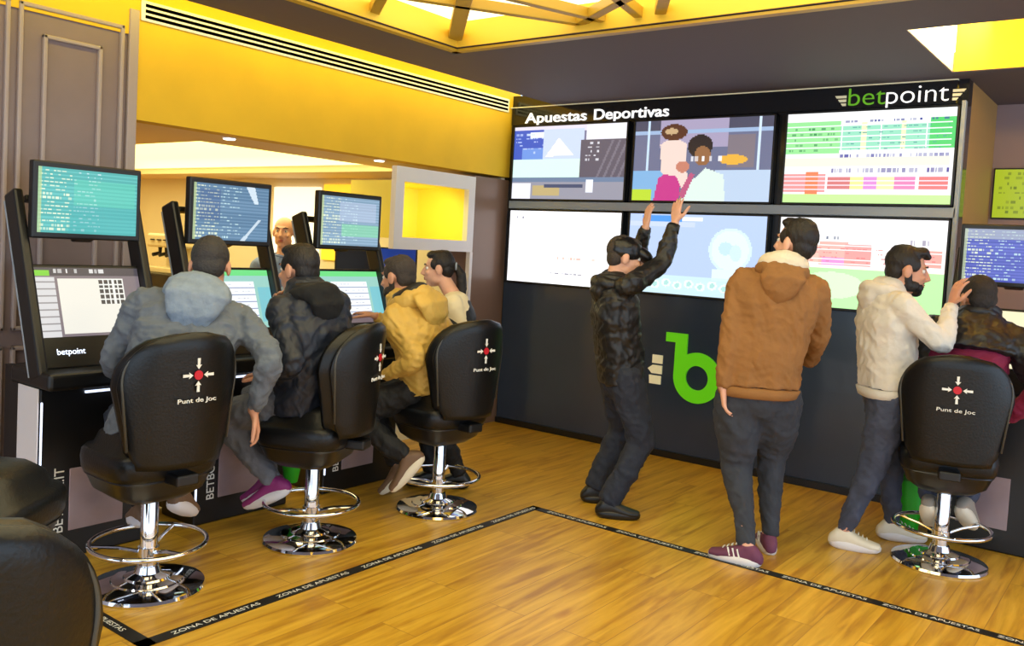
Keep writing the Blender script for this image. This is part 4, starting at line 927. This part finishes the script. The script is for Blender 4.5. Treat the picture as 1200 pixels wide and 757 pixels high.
# tan jacket
tan = dict(h=1.74, hip=(-3.42, 3.76, .71), hipf=(-.93, -.2), sh=at(482, 365, 5.05), shf=(-.90, -.10), head=at(467, 326, 5.10), headf=(-.94, -.12, -.16),
    wr=(at(449, 440, 4.95), at(440, 370, 5.28)), elb=(at(500, 470, 4.8), at(470, 430, 5.5)), ank=(at(476, 536, 4.90), at(466, 545, 5.2)), knee=(at(390, 470, 5.0), at(390, 470, 5.3)), toe=((-.45, -.45, -.75), (-.6, -.3, -.6)),
    hand=[dict(d=(-.8, -.1, -.1), pn=(0, 0, -1), curl=.4), dict(d=(-.9, -.05, .1), pn=(-.1, 0, -1), curl=.2)],
    tpm=M_tan, trm=M_black2, shm=M_shoebr, solem=M_creamh, hoodm=M_tan, hoodin=M_jblack, hoodin_r=.7, hoodr=1.3, tpg=.045, wmul=1.1, hem=-.2, seed=29, jamp=.011, hair='buzz', hairm=HAIRG, beard=1, sw=.18,
    label='seated person in tan hooded jacket and black trousers at far end of left row', bow=.04)
person(tan)
# woman
a1 = onfloor(504, 570); a2 = onfloor(538, 572)
wom = dict(h=1.55, hip=np.append(((a1+a2)/2)[:2], .80), hipf=(-.85, -.5), sh=at(534, 357, 5.62), shf=(-.85, -.5), head=at(514, 316, 5.66), headf=(-.80, -.60, -.05), hs=.96, sw=.165,
    wr=(at(515, 430, 5.5), at(500, 425, 5.8)), elb=(at(550, 410, 5.5), at(520, 410, 6.0)), ank=((a2[0], a2[1], .085), (a1[0], a1[1], .085)), knee=(at(500, 500, 5.4), at(480, 500, 5.6)), toe=((-.8, -.5, 0), (-.8, -.55, 0)),
    tpm=M_wshirt, trm=M_black2, shm=M_shoeb, solem=M_shoeb, topname='shirt', tpg=.018, wmul=.97, hem=-.05, seed=33, jamp=.005, hair='pony', skin=SKIN2, sleeve=[(0, .074), (.12, .074), (.4, .060), (.6, .056), (1, .042)],
    label='person with dark ponytail in cream shirt and black waistcoat behind the far stool')
bw = person(wom)
vb = MB(); hp_, s4 = np.array(wom['hip']), np.array(wom['sh']); sf = nrm((-.85, -.5, 0)); sr_ = np.cross(sf, (0, 0, 1))
vb.loft([(hp_+(s4-hp_)*t, sr_*a, sf*c) for t, a, c in ((-.1, .172, .138), (.2, .158, .132), (.5, .164, .138), (.8, .166, .138), (.93, .150, .122), (1.0, .110, .105))], 26, 2.3)
cloth(vb, .007, 'waistcoat', M_vest, bw, wom['off'], .003, 12, 5, 2)
# bald man far behind
hc = at(333, 273, 7.0); q = hc-np.array((0, 0, .0))
bald = dict(h=1.72, hip=(hc[0], hc[1], .9), hipf=(.85, -.5), sh=(hc[0], hc[1], hc[2]-.26), shf=(.85, -.5), head=hc, headf=(.60, -.78, 0), wr=((hc[0]+.2, hc[1]-.3, .85), (hc[0]-.15, hc[1]-.05, .85)), elb=((hc[0]+.3, hc[1]-.3, 1), (hc[0]-.4, hc[1], 1)),
    ank=((hc[0]+.1, hc[1]-.1, .085), (hc[0]-.1, hc[1], .085)), knee=((hc[0]+.5, hc[1]-.4, .5), (hc[0]+.3, hc[1]-.4, .5)), toe=((.8, -.5, 0), (.8, -.5, 0)), tpm=mat('pale_blue_shirt', (120, 140, 190), .8), trm=M_black2, shm=M_shoeb, hair=None, skin=SKIN2, brow=1,
    collar=mat('pale_blue_shirt', (120, 140, 190), .8), colr=.012, topname='shirt', tpg=.015, seed=40, hem=-.05, label='bald person standing in the bar behind the terminals, only the head in view')
person(bald)
